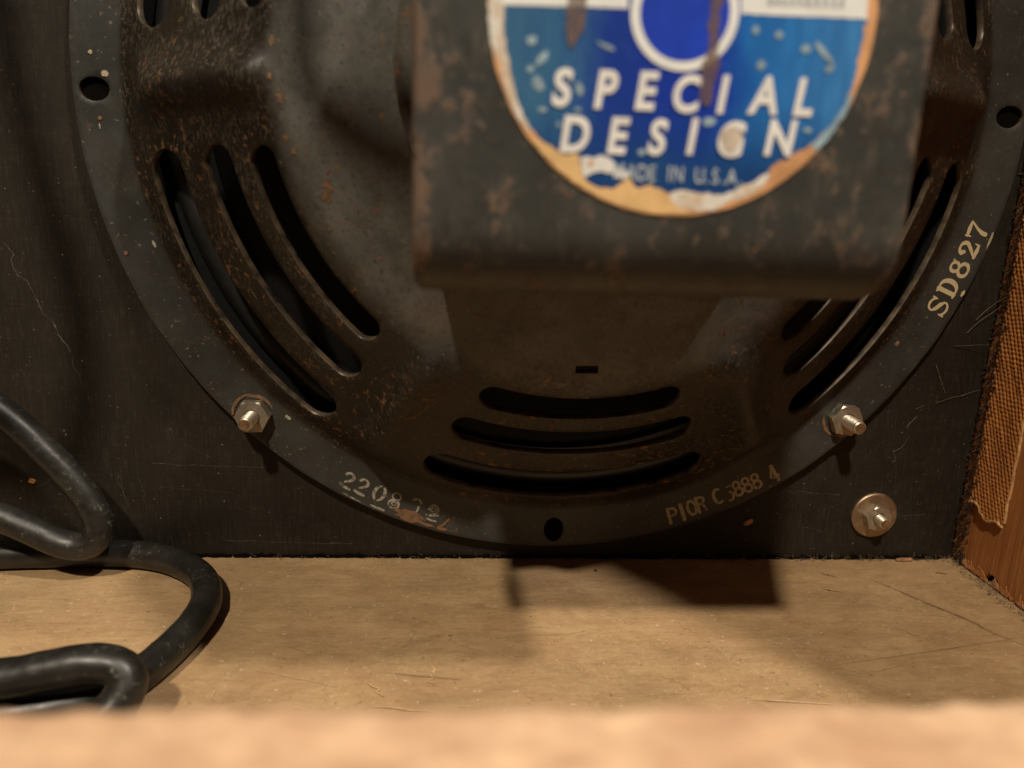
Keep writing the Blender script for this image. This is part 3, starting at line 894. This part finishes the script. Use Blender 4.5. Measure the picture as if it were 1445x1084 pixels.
# the print covers all but the peeled rim; above the picture's edge it simply closes as a circle
top = [(LC[0]+24.6*math.cos(a), LC[1]+24.6*math.sin(a)) for a in [math.radians(22+136*k/40) for k in range(41)]]
flat('blue_print', BLUE + top, 1, M['blue'], 0.4)
flat('white_rim', WHITE_LEFT, 2, M['rim'], 0.25)
flat('white_rim', WHITE_LOW, 2, M['rim'], 0.25)
flat('white_rim', WHITE_RIGHT, 2, M['speck'], 0.2)
inner = [p for p in TAN_LOW[1:23] if math.hypot(p[0]-LC[0], p[1]-LC[1]) < 26.2]
a_start = math.atan2(inner[0][1]-LC[1], inner[0][0]-LC[0]) - 0.05
a_end = math.atan2(inner[-1][1]-LC[1], inner[-1][0]-LC[0]) + 0.10
a0_, a1_ = a_start % (2*PI), a_end % (2*PI)
arc_ = [(LC[0]+26.75*math.cos(a1_+(a0_-a1_)*k/40), LC[1]+26.75*math.sin(a1_+(a0_-a1_)*k/40)) for k in range(41)]
flat('peeled_patch', inner + arc_, 3, M['tan'], 0.2)
flat('white_rim', WHITE_PATCH, 4, M['white'], 0.25)
flat('peeled_patch', ORANGE_BIT, 5, M['orange'], 0.1)
flat('white_band', BANDL, 3, M['band'], 0.08)
flat('white_band', BANDR, 3, M['band'], 0.08)
RC = (1.65, 0.95)
def circ(r, n=72):
    return [(RC[0]+r*math.cos(2*PI*i/n), RC[1]+r*math.sin(2*PI*i/n)) for i in range(n)]
flat('white_ring', circ(7.55), 5, M['band'])
flat('blue_centre', circ(6.25), 6, M['royal'])
for (c, rx, ry, ro) in SPECKS:
    P = []
    for i in range(14):
        a = 2*PI*i/14
        k = random.uniform(0.8, 1.15)
        x, z = rx*math.cos(a)*k, ry*math.sin(a)*k
        P.append((c[0]+x*math.cos(ro)-z*math.sin(ro), c[1]+x*math.sin(ro)+z*math.cos(ro)))
    flat('fleck', P, 4, M['speck'])

def text_glyph(ch, x, z, height, shear, bold, mat, level, wide=1.0):
    cu = bpy.data.curves.new('glyph', 'FONT')
    cu.body = ch
    cu.size = 1.0
    cu.shear = shear
    cu.offset = bold
    cu.resolution_u = 6
    o = bpy.data.objects.new('glyph', cu)
    COL.objects.link(o)
    dg = bpy.context.evaluated_depsgraph_get()
    me = bpy.data.meshes.new_from_object(o.evaluated_get(dg))
    bpy.data.objects.remove(o)
    xs = [v.co.x for v in me.vertices]; ys = [v.co.y for v in me.vertices]
    k = height/(max(ys)-min(ys))
    cx, cy = (max(xs)+min(xs))/2, (max(ys)+min(ys))/2
    for v in me.vertices:
        a, b = (v.co.x-cx)*k*wide, (v.co.y-cy)*k
        v.co = Vector(((x+a)*S, (-107.72-0.035*level)*S, (z+b)*S))
    me.materials.clear()
    me.materials.append(mat)
    g = bpy.data.objects.new('letter', me)
    COL.objects.link(g)
    g.parent = label
    return g
for ch, x, z in LET1:
    text_glyph(ch, x, z, 5.15, 0.14, 0.034, M['white'], 7, 0.84)
for ch, x, z in LET2:
    text_glyph(ch, x, z, 5.0, 0.14, 0.034, M['white'], 7, 0.84)
flat('fleck', [(9.7+1.5*math.cos(a)*(1+.2*math.sin(3*a)), -15.4+1.8*math.sin(a)) for a in [2*PI*i/20 for i in range(20)]], 8, plain('letter_smudge', (0.60, 0.50, 0.40), .6, 0, .3, .4))
for ch, x, z in LET3:
    text_glyph(ch, x, z, 2.15, 0.0, 0.0, M['white_small'], 7, 0.72)
for x, z in ((6.75, -21.3), (9.15, -21.35), (11.75, -21.4)):
    flat('full_stop', [(x+.22*math.cos(a), z+.22*math.sin(a)) for a in [2*PI*i/10 for i in range(10)]], 7, M['speck'])
for k, (x, z) in enumerate(STUBS):
    flat('letter', [(x-.3, z-.35), (x+.3, z-.35), (x+.34, z+1.2), (x-.26, z+1.2)], 7, M['grey_print'])
flat('smear', SMEAR1, 9, M['smear'], 0.4)
flat('smear', SMEAR2, 9, M['smear'], 0.4)

# ------------------------------------------------------------------ marks stamped on the flange
def mark_mat(name, col, wear, under):
    g = NT(name)
    f = g.noise(g.map(), 0.75, 6, 0.7)
    c = g.mix(g.ramp(f, [(wear, 0), (wear+0.14, 1)]), under, col)
    return g.done(c, 0.55, 0, g.bump(f, .2, .05), .4)
M['mark_gold'] = mark_mat('mark_gold', (0.58, 0.46, 0.27), 0.22, (0.10, 0.085, 0.06))
M['mark_pale'] = mark_mat('mark_pale', (0.38, 0.35, 0.27), 0.40, (0.085, 0.078, 0.062))
M['mark_tan'] = mark_mat('mark_tan', (0.42, 0.34, 0.21), 0.34, (0.08, 0.068, 0.05))

def arcp(cx, cy, rx, ry, a0, a1, n=14, w=None):
    out = []
    for i in range(n+1):
        a = math.radians(a0 + (a1-a0)*i/n)
        ww = w
        if isinstance(w, tuple):
            ww = w[0] + (w[1]-w[0])*abs(math.cos(a))
        out.append((cx+rx*math.cos(a), cy+ry*math.sin(a), ww))
    return out
TK, TN = 0.20, 0.09     # serif lettering: thick and thin pen widths
G_SERIF = {
 'S': [[(0.80, 0.98, .10), (0.80, 0.74, .07)], [(0.80, .80, .10)] + arcp(.44, .76, .32, .22, 40, 200, 10, (.13, .10)) + [(.30, .56, .19), (.60, .44, .21)] + arcp(.46, .24, .34, .22, 20, -160, 12, (.13, .10)), [(.10, .02, .10), (.10, .28, .07)]],
 'D': [[(.05, .95, .10), (.45, .95, .10)], [(.05, .05, .10), (.45, .05, .10)], [(.22, .95, .22), (.22, .05, .22)], arcp(.42, .5, .38, .45, 90, -90, 16, (.10, .24))],
 '8': [arcp(.45, .75, .25, .21, 0, 360, 18, (.09, .17)), arcp(.45, .28, .34, .25, 0, 360, 20, (.10, .19))],
 '2': [arcp(.26, .70, .06, .06, 0, 360, 8, .10), arcp(.45, .72, .30, .24, 170, -20, 14, (.10, .20)) + [(.52, .42, .17), (.16, .12, .10)], [(.12, .10, .14), (.50, .09, .20), (.82, .10, .14), (.85, .30, .06)]],
 '7': [[(.08, .98, .08), (.10, .72, .07)], [(.08, .88, .14), (.45, .90, .20), (.85, .90, .10)], [(.84, .88, .08), (.56, .50, .12), (.42, .22, .20), (.40, .02, .22)]],
}
G_SANS = {
 'P': [[(.15, .98, .17), (.15, .02, .19)], [(.15, .93, .13)] + arcp(.42, .70, .30, .22, 90, -90, 10, .15) + [(.15, .48, .13)]],
 '1': [[(.40, 1.0, .22), (.40, .0, .22)]],
 '0': [arcp(.42, .5, .30, .44, 0, 360, 22, .16)],
 'R': [[(.15, .98, .17), (.15, .02, .19)], [(.15, .93, .13)] + arcp(.42, .72, .26, .20, 90, -90, 10, .15) + [(.15, .52, .13)], [(.50, .50, .15), (.62, .22, .13)], [(.66, .08, .12), (.68, .02, .12)]],
 'C': [arcp(.46, .5, .32, .43, 60, 300, 16, (.15, .20))],
 '5': [[(.72, .92, .10), (.42, .90, .08)], arcp(.42, .32, .30, .27, 70, -120, 12, .13)],
 '8': [arcp(.42, .74, .24, .20, 0, 360, 16, .14), arcp(.42, .28, .29, .23, 0, 360, 18, .16)],
 '4': [[(.55, 1.0, .20), (.52, .70, .16)], [(.60, .98, .2), (.60, .0, .22)], [(.52, .88, .1), (.20, .35, .16), (.38, .25, .14), (.80, .28, .16)]],
}
G_STAMP = {
 '2': [arcp(.42, .72, .27, .22, 165, -40, 12, (.11, .17)) + [(.30, .34, .12)], [(.10, .14, .16), (.40, .08, .18), (.80, .06, .14)]],
 '0': [arcp(.45, .5, .32, .44, 100, 250, 12, (.06, .19)), arcp(.45, .5, .32, .44, -90, 60, 12, (.06, .19))],
 '8': [arcp(.45, .73, .27, .21, 0, 360, 16, .09), arcp(.45, .26, .33, .24, 0, 360, 18, .12), arcp(.45, .30, .15, .10, 0, 360, 10, .10)],
 '3': [arcp(.5, .70, .28, .24, 150, -50, 12, (.10, .14)), [(.72, .50, .14), (.70, .25, .10), (.60, .12, .08)]],
 'Z': [arcp(.45, .70, .30, .24, 200, -60, 14, .12) + [(.30, .34, .12)], arcp(.45, .68, .16, .12, 0, 300, 10, .09), [(.08, .30, .10), (.45, .32, .12), (.85, .42, .10)], [(.10, .10, .08), (.45, .06, .14), (.80, .04, .10)]],
}
def stroke_mesh(strokes, x0, z0, ang, hgt, wid, y):
    """letters lying on the flange; ang is the direction of reading"""
    parts = []
    ca, sa = math.cos(ang), math.sin(ang)
    for st in strokes:
        path, ws = [], []
        for gx, gy, w in st:
            a, b = (gx-0.45)*wid, (gy-0.5)*hgt
            path.append(Vector((x0 + a*ca - b*sa, y, z0 + a*sa + b*ca)))
            ws.append(w*hgt)
        # round the stroke ends a little
        if (path[0]-path[-1]).length < 0.05*hgt:
            parts.append(ribbon(path, ws, (0, -1, 0), 0.0))
            continue
        P, Wd = [], []
        d0 = (path[0]-path[1]).normalized(); d1 = (path[-1]-path[-2]).normalized()
        P.append(path[0]+d0*ws[0]*0.35); Wd.append(ws[0]*0.55)
        P += path; Wd += ws
        P.append(path[-1]+d1*ws[-1]*0.35); Wd.append(ws[-1]*0.55)
        parts.append(ribbon(P, Wd, (0, -1, 0), 0.0))
    return join(parts)
def stamp(name, glyphs, placed, hgt, wid, mat, lab, jit=0.0):
    parts = []
    lev = 0
    for ch, r, th in placed:
        t = math.radians(th)
        x, z = r*math.cos(t), r*math.sin(t)
        for st in glyphs[ch]:
            lev += 1
            h = basket_h(x, z)
            parts.append(stroke_mesh([st], x, z, t + PI/2 + random.uniform(-jit, jit), hgt, wid, -(h + 0.10 + 0.004*(lev % 6))))
    o = mesh_obj(name, *join(parts), mat, spk)
    o['label'] = lab
    return o
stamp('stamped_marking', G_SERIF, [('S', 123.1, -24.9), ('D', 122.8, -22.1), ('8', 123.0, -19.3), ('2', 123.1, -16.6), ('7', 123.2, -14.0)], 6.0, 5.4, M['mark_gold'], 'gold serif stamp SD827 on the flange')
stamp('stamped_marking', G_SANS, [('P', 124.2, -72.1), ('1', 124.2, -70.6), ('0', 123.8, -69.2), ('R', 123.6, -67.8), ('C', 123.2, -65.2), ('5', 123.8, -63.6), ('8', 123.5, -62.2), ('8', 123.7, -60.8), ('8', 124.0, -59.4), ('4', 124.6, -56.9)], 5.4, 4.2, M['mark_tan'], 'tan stencilled P10R C5888 4 on the flange', 0.05)
stamp('stamped_marking', G_STAMP, [('2', 123.6, -119.2), ('2', 123.4, -117.1), ('0', 123.0, -114.6), ('8', 123.2, -112.2), ('3', 122.8, -109.4), ('Z', 123.2, -106.7)], 5.4, 4.8, M['mark_pale'], 'worn pale stamp 220832 on the flange', 0.04)
# bare rust and chipped paint on the flange rim
def flake(r, th, dr, dt, mat, seed):
    t = math.radians(th)
    P = []
    for i in range(26):
        a = 2*PI*i/26
        k = 1 + 0.55*noise.noise(Vector((math.cos(a)*2.2, math.sin(a)*2.2, seed)))
        rr2 = min(128.35, r + dr*math.cos(a)*k)
        aa = t + dt*math.sin(a)*k/r
        P.append((rr2*math.cos(aa), -(3.66 + 0.002*seed), rr2*math.sin(aa)))
    o = mesh_obj('bare_patch', P, [tuple(range(25, -1, -1))], mat, spk)
    return o
M['rust_patch'] = mark_mat('rust_patch', (0.24, 0.125, 0.06), 0.40, (0.12, 0.085, 0.055))
for k, (r, th, dr, dt, m) in enumerate(((126.3, -109.6, 1.9, 4.6, 'rust_patch'), (127.5, -114.0, 0.35, 2.4, 'mark_pale'), (127.9, -117.6, .22, 3.0, 'mark_pale'), (127.3, -107.0, 0.5, 2.4, 'rust_patch'), (120.2, 178.9, 0.9, 0.8, 'mark_tan'),
        (127.4, -104.8, .5, 1.6, 'rust_patch'), (127.7, -22.0, .45, 1.1, 'mark_gold'), (128.0, -14.6, .35, 2.4, 'mark_tan'), (120.4, -18.5, .3, .5, 'mark_tan'), (117.6, -131, .5, 1.0, 'mark_pale'), (119, -32, .6, .8, 'rust_patch'),
        (123.5, 176.6, .5, .5, 'mark_tan'), (122.6, -176.0, .55, .5, 'rust_patch'), (123, -175, .2, .7, 'mark_pale'), (126.2, -160, .5, .6, 'rust_patch'), (118.2, -160, .4, 1.0, 'mark_pale'))):
    flake(r, th, dr, dt, M[m], k)
def hub_flake(r, th, size, seed):
    t_ = math.radians(th)
    cx, cz = r*math.cos(t_), r*math.sin(t_)
    P = [(cx, -(basket_h(cx, cz)+0.12), cz)]
    n_ = 22
    for i in range(n_):
        a = 2*PI*i/n_
        k = size*(1 + 0.9*noise.noise(Vector((math.cos(a)*1.8, math.sin(a)*1.8, seed*3.3))))
        x, z = cx+k*math.cos(a), cz+k*math.sin(a)*1.2
        P.append((x, -(basket_h(x, z)+0.12), z))
    mesh_obj('rust_spot', P, [(0, 1+(i+1) % n_, 1+i) for i in range(n_)], M['rust_spot'], spk)
M['rust_spot'] = mark_mat('rust_spot', (0.22, 0.115, 0.05), 0.44, (0.11, 0.078, 0.05))
for k, (r, th, sz) in enumerate(((68.5, 175.5, 1.0), (69, -178.5, .7), (67, -175, 1.2), (67.5, -168, .9), (66.5, -165.5, .8), (61.5, -157.5, 1.4), (63, -155.8, 1.3), (60.5, -160, .6), (66, -150, .5), (68, -146, .6), (60, -140, .5), (62, -128, .45), (66, -122, .5), (63, -58, .6), (66, -53, .5), (62, -50, .45), (58, -52, .5), (56, 175, .4), (52, -172, .5), (46, -168, .8))):
    hub_flake(r, th, sz*0.75, k)
tick = [Vector((123.6*math.cos(math.radians(-104.2)), -3.7, 123.6*math.sin(math.radians(-104.2)))), Vector((126.0*math.cos(math.radians(-104.8)), -3.7, 126.0*math.sin(math.radians(-104.8)))), Vector((127.6*math.cos(math.radians(-105.5)), -3.7, 127.6*math.sin(math.radians(-105.5))))]
mesh_obj('bare_patch', *ribbon(tick, [0.5, 0.8, 0.7], (0, -1, 0), 0.02), M['rust_patch'], spk)

# ------------------------------------------------------------------ bolts and nuts
def bolt_mesh(r, h0, h1, pitch=0.8):
    prof_ = []
    h = h0
    while h < h1-0.8:
        prof_ += [(r, h), (r, h+pitch*0.35), (r*0.86, h+pitch*0.6), (r*0.86, h+pitch*0.75)]
        h += pitch
    prof_ += [(r*0.95, h), (r*0.92, h1-0.3), (r*0.72, h1), (r*0.3, h1-0.15), (0.05, h1-0.3)]
    return lathe(prof_, 32)
def nut_mesh(af, h0, h1, rot, hole):
    V, F = [], []
    R = af/math.sqrt(3)
    n = 48
    prof_ = []
    for i in range(n):
        a = 2*PI*i/n
        loc = (a % (PI/3)) - PI/6
        rhex = (af/2)/math.cos(loc)
        rc = min(rhex, af/2*1.02)                # chamfered crown
        drop = (rhex-af/2)*0.55
        for r, h in ((hole, h0), (rhex, h0), (rhex, h1-drop-0.05), (rc, h1), (hole+0.35, h1), (hole, h1-0.4)):
            V.append((r*math.cos(a+rot), -h, r*math.sin(a+rot)))
    m = 6
    for i in range(n):
        j = (i+1) % n
        for k in range(m-1):
            F.append((i*m+k, i*m+k+1, j*m+k+1, j*m+k))
    return V, F
def fixnorm(o):
    bm = bmesh.new(); bm.from_mesh(o.data); bmesh.ops.recalc_face_normals(bm, faces=bm.faces); bm.to_mesh(o.data); bm.free()
    o.data.shade_smooth(); o.data.set_sharp_from_angle(angle=math.radians(28))
    return o
def bolt(x, z, base, tip, rot, lab, wash=None, r=2.05, af=8.7, nuth=3.3, tilt=(0, 0)):
    t = tag(empty('hex_bolt', (x, 0, z)), lab, 'bolt', 'bolts through the board')
    t.rotation_euler = (tilt[0], 0, tilt[1])
    fixnorm(mesh_obj('shank', *bolt_mesh(r, base-3, tip), M['zinc'], t))
    fixnorm(mesh_obj('end', *lathe([(r*0.9, tip-0.28), (r*0.7, tip+0.02), (r*.35, tip-.12), (0.02, tip-0.22)], 24), M['rusty'], t))
    b = base
    if wash:
        fixnorm(mesh_obj('washer', *lathe([(r+0.3, 0.05), (wash, 0.05), (wash, 0.95), (wash-0.35, 1.25), (r+0.3, 1.25)], 64, closed=True), M['washer'], t))
        b = 1.3
    fixnorm(mesh_obj('nut', *nut_mesh(af, b, b+nuth, rot, r*0.97), M['zinc'], t))
    return t
bolt(-86.6, -88.0, 3.7, 14.0, math.radians(2), 'hex nut and rusty bolt end on the flange, nearest the black cord')
bolt(87.6, -86.3, 3.7, 14.2, math.radians(-8), 'shiny hex nut and bolt on the flange, right of the small lettering')
bolt(103.9, -119.0, 1.3, 7.4, math.radians(-11), 'hex nut and bolt on a round brown washer low on the board', wash=7.4, r=1.75, af=7.6, nuth=2.8)
# scraped paint crescents round the flange nuts
for cx, cz, a0, a1, rad in ((-86.6, -88.0, 95, 190, 6.1), (-86.6, -88.0, 20, 110, 5.5), (87.6, -86.3, 175, 250, 6.0), (87.6, -86.3, 250, 300, 5.6)):
    path = [Vector((cx+rad*math.cos(math.radians(a0+(a1-a0)*k/12)), -3.75, cz+rad*math.sin(math.radians(a0+(a1-a0)*k/12)))) for k in range(13)]
    path = [p for p in path if math.hypot(p.x, p.z) < 128.2]
    if len(path) > 2:
        mesh_obj('bare_patch', *ribbon(path, [0.2+1.1*math.sin(PI*k/12)*random.uniform(.6, 1) for k in range(len(path))], (0, -1, 0), 0.03), M['rust_patch'], spk)

# ------------------------------------------------------------------ power cord
CR = 3.95
zf = FZ + CR + 0.1
cord_pts = [(-174, -122, 230), (-170, -120, 150), (-160, -118, 85), (-166, -108, 35), (-192, -70, -10), (-196, -36, -44), (-172, -18, -66), (-150, -14, -85.5), (-138.5, -14, -98), (-130.5, -14.5, -108.5), (-127.0, -15.5, -117.5), (-129.8, -16, -122.6), (-136.5, -16, -122.8), (-147, -16, -117.6), (-156, -16, -113.5), (-180, -16, -106), (-204, -14, -112), (-200, -10, -125), (-178, -8, zf), (-157, -7.4, zf), (-141, -6.6, zf), (-123, -6.6, zf), (-110.5, -10.5, zf), (-99.5, -19.5, zf), (-93.6, -32, zf), (-92.8, -45, zf), (-95, -57, zf), (-98.5, -67, zf), (-105, -74.5, zf), (-122, -79, zf), (-150, -80, zf), (-185, -80, zf), (-205, -84, zf+3), (-190, -88, zf+8), (-160, -85, zf+8.5), (-140, -82, zf+9), (-118, -80, zf+9.4), (-110, -79, zf+10.4), (-103, -78, zf+11.2), (-97, -77.6, zf+10.4), (-94.2, -78.8, zf+7.6), (-96, -81.8, zf+3.6), (-102.5, -86, zf+0.3), (-118, -93, zf), (-145, -102, zf), (-190, -108, zf)]  # upper strand is unseen, routed to throw a shadow stripe on the baffle
cpath = catmull(cord_pts, 10)
cord = mesh_obj('power_cord', *tube(cpath, CR, 20, 0.03), M['rubber'], smooth=60)
tag(cord, 'thick black rubber cord looped on the floor beside the board', 'cord')

# ------------------------------------------------------------------ grille cloth glued on the cabinet side
def cloth_fn(u, v2):
    y = -3.4 - u*0.88
    low = -112.6 + 1.2*math.sin(u*0.5) - (0.15*u) + 1.0*noise.noise(Vector((u*0.7, 0, 3)))
    z = low + v2
    # twill: diagonal ridges broken into yarn crowns
    s = u*0.80 + z*0.42 + 0.25*noise.noise(Vector((u*0.2, z*0.1, 4)))
    row = math.floor(s/1.45)
    ridge = abs(math.sin(PI*s/1.45))
    crown = abs(math.sin(PI*(z*0.70 - u*0.22 + 0.4*noise.noise(Vector((u*.15, z*.2, 1))))/1.0 + 1.1*row))
    h = (0.8+0.45*noise.noise(Vector((row*1.7, z*0.12, 3))))*ridge*(0.35+0.65*crown) + 0.22*noise.noise(Vector((u*1.5, z*1.5, 0)))
    bow = 1.2*noise.noise(Vector((u*0.12, z*0.02, 9)))
    return (WX - 0.7 - h*0.5 - max(0, bow*0.5), y, z)
width_fn = lambda z: 17.0
v, f = grid_sheet(0, 17.5, 90, 0, 225, 1000, cloth_fn)
cl = mesh_obj('grille_cloth', v, f, M['cloth'], smooth=80)
sm = cl.modifiers.new('thick', 'SOLIDIFY'); sm.thickness = 0.5*S; sm.offset = -1
tag(cl, 'strip of coarse brown woven cloth glued to the wooden side', 'cloth')
# hardened glue bead along the free edge of the cloth
gp = []
for k in range(160):
    z = -113.5 + k*1.4
    gp.append(Vector((WX - 0.5 + 0.2*noise.noise(Vector((k*.4, 0, 0))), -18.9 + 0.5*noise.noise(Vector((k*0.35, 2, 0))), z)))
v, f = tube(gp, lambda t: 0.45 + 0.3*noise.noise(Vector((t*140, 4, 0))), 8)
mesh_obj('glue_bead', v, f, M['glue'], cl, smooth=70)
low = [Vector((WX-0.9, -3.4-u*0.88, -113.0 + 1.2*math.sin(u*0.5) - 0.15*u + 1.0*noise.noise(Vector((u*0.7, 0, 3))))) for u in [k*0.5 for k in range(36)]]
mesh_obj('frayed_edge', *tube(low, lambda t: 0.5 + 0.35*noise.noise(Vector((t*30, 1, 0))), 7), M['glue'], cl, smooth=70)

# ------------------------------------------------------------------ fibres, lint and splinters
def fibre(p, d, length, r, curl):
    pts_ = [Vector(p)]
    d = Vector(d).normalized()
    for k in range(5):
        d = (d + Vector((random.gauss(0, curl), random.gauss(0, curl), random.gauss(0, curl)))).normalized()
        pts_.append(pts_[-1] + d*length/5)
    return tube(pts_, lambda t: r*(1-0.5*t), 3)
fr = []
for k in range(1700):
    z = -133 + random.random()**1.2*240
    x0 = 131.8 + random.random()*1.6
    y0 = random.uniform(-5.2, 0.0)
    fr.append(fibre((x0, y0, z), (random.uniform(-1.1, 0.3), random.uniform(-1, -0.1), random.uniform(-.8, .8)), random.uniform(0.6, 1.7), random.uniform(0.10, 0.26), 0.4))
tag(mesh_obj('fringe', *join(fr), M['fringe'], kind='stuff'), 'dark frayed fibres in the corner of board and side', 'fibres')
li = []
for k in range(420):
    x = random.uniform(40, 131) if random.random() < 0.75 else random.uniform(-90, 40)
    dens = 0.4 + noise.noise(Vector((x*0.12, 2, 0)))
    if random.random() > dens + 0.25:
        continue
    li.append(fibre((x, random.uniform(-2.2, -0.2), FZ + random.uniform(0.2, 1.2)), (random.uniform(-1, 1), random.uniform(-.8, .1), random.uniform(-.1, .6)), random.uniform(0.8, 2.8), random.uniform(0.05, 0.11), 0.6))
for k in range(160):
    y = random.uniform(-45, -2)
    li.append(fibre((WX - random.uniform(0.2, 4.5), y, FZ + random.uniform(.2, .8)), (random.uniform(-1, .2), random.uniform(-1, 1), random.uniform(0, .5)), random.uniform(.8, 3), random.uniform(.05, .1), .6))
tag(mesh_obj('lint', *join(li), M['lint'], kind='stuff'), 'pale lint gathered along the foot of the board', 'lint')
hr = []
for p, d, L_ in (((118, -.6, -82), (1, -.1, .25), 14), ((112, -.6, -84), (1, -.1, .5), 9), ((121, -.6, -64), (1, -.2, .2), 10), ((116, -.6, -70), (.3, -.2, -1), 9), ((107, -.6, -98), (1, -.1, .7), 7), ((95, -.6, -93), (-.5, -.1, 1), 8), ((126, -.6, -56), (1, -.4, 1.2), 18), ((124, -.6, -60), (1, -.4, 1.6), 14), ((110, -.6, -90), (1, -.1, 1), 6)):
    hr.append(fibre(p, d, L_, 0.085, 0.18))
tag(mesh_obj('hair', *join(hr), M['lint'], kind='stuff'), 'fine stray fibres on the black board by the cloth', 'fibres')
dash = []
for k in range(180):
    x = -175 + 302*k/180 + random.uniform(-1, 1)
    dash.append(tube([Vector((x, -0.5, FZ+0.5)), Vector((x+1.1, -0.7, FZ+0.55+random.uniform(-.2, .5))), Vector((x+2.3, -0.5, FZ+0.5))], random.uniform(.3, .75), 5))
mesh_obj('seam_shade', *join(dash), M['gap_shade'], baffle, kind='stuff')  # near-black beads paint the shade in the floor seam

def chip(name, loc, size, rot, mat, lab, seed):
    bm = bmesh.new()
    bmesh.ops.create_icosphere(bm, subdivisions=2, radius=1.0)
    for vv in bm.verts:
        n_ = 1 + 0.5*noise.noise(vv.co*1.7 + Vector((seed, 0, 0)))
        c = vv.co
        vv.co = Vector((max(-.8, min(.8, c.x*n_))*size[0], max(-.7, min(.7, c.y))*size[1], max(-.75, min(.75, c.z*n_))*size[2]))*S
    me = bpy.data.meshes.new(name)
    bm.to_mesh(me); bm.free()
    me.materials.append(mat)
    o = bpy.data.objects.new(name, me)
    COL.objects.link(o)
    o.location = Vector(loc)*S
    o.rotation_euler = rot
    return tag(o, lab, 'wood chip', 'loose wood chips')
chip('wood_chip', (63.4, -0.6, -121.7), (1.9, 0.5, 1.0), (0, -0.5, 0), M['chip'], 'small tan chip stuck to the black board below the flange lettering', 1)
chip('wood_chip', (-152, -0.5, -110.2), (1.1, 0.4, 0.9), (0, 0.3, 0), plain('chip_orange', (0.75, 0.30, 0.08), .6), 'tiny orange chip on the black board inside the cord loop', 5)
chip('wood_chip', (115.5, -2.0, FZ+0.7), (3.4, 1.0, 0.5), (0.1, 0, 0.05), plain('chip_pink', (0.36, 0.18, 0.10), .8, 0, .5, .8), 'flat reddish chip on the floor below the washer', 9)
for k in range(9):
    y = -4 - k*5.2 + random.uniform(-1.8, 1.8)
    w_, h_ = random.uniform(1.5, 3.8), random.uniform(1.2, 4.2)
    n_ = random.randint(9, 15)
    P = []
    lean = random.uniform(0.2, 0.8)
    for i in range(n_):
        u = i/(n_-1)
        P.append((WX-0.3-0.3*random.random(), y + (u-0.5)*w_*2, FZ + 0.3 + random.uniform(0, 0.8)))
    for i in range(n_):
        u = 1-i/(n_-1)
        tri = u/lean if u < lean else (1-u)/(1-lean)
        P.append((WX-0.22, y + (u-0.5)*w_*2, FZ + 1.2 + h_*tri*random.uniform(.3, 1.1)))
    o = mesh_obj('splinter', P, [tuple(range(2*n_))], M['side'] if k % 3 else M['chip'], side)
    s_ = o.modifiers.new('thick', 'SOLIDIFY'); s_.thickness = 0.3*S

# ------------------------------------------------------------------ speaker lead hanging above the picture's edge; its shadow crosses the basket
DA = Vector((-0.188, -0.585, 0.789)).normalized()
lead_on = [(-41, -50.5, 60), (-48, -49, 40), (-54, -48.3, 22), (-57.2, -48.1, 5), (-56.6, -48.1, -7), (-53.6, -48.3, -15), (-48, -49.5, -21), (-40, -51, -27), (-28, -52, -34), (-10, -52, -42)]
lead = [Vector(p) + DA*150 for p in lead_on]
ld = mesh_obj('speaker_lead', *tube(catmull(lead, 8), 3.0, 12), M['rubber'], smooth=60)
tag(ld, 'dark lead wire hanging in a curve above the magnet', 'wire')
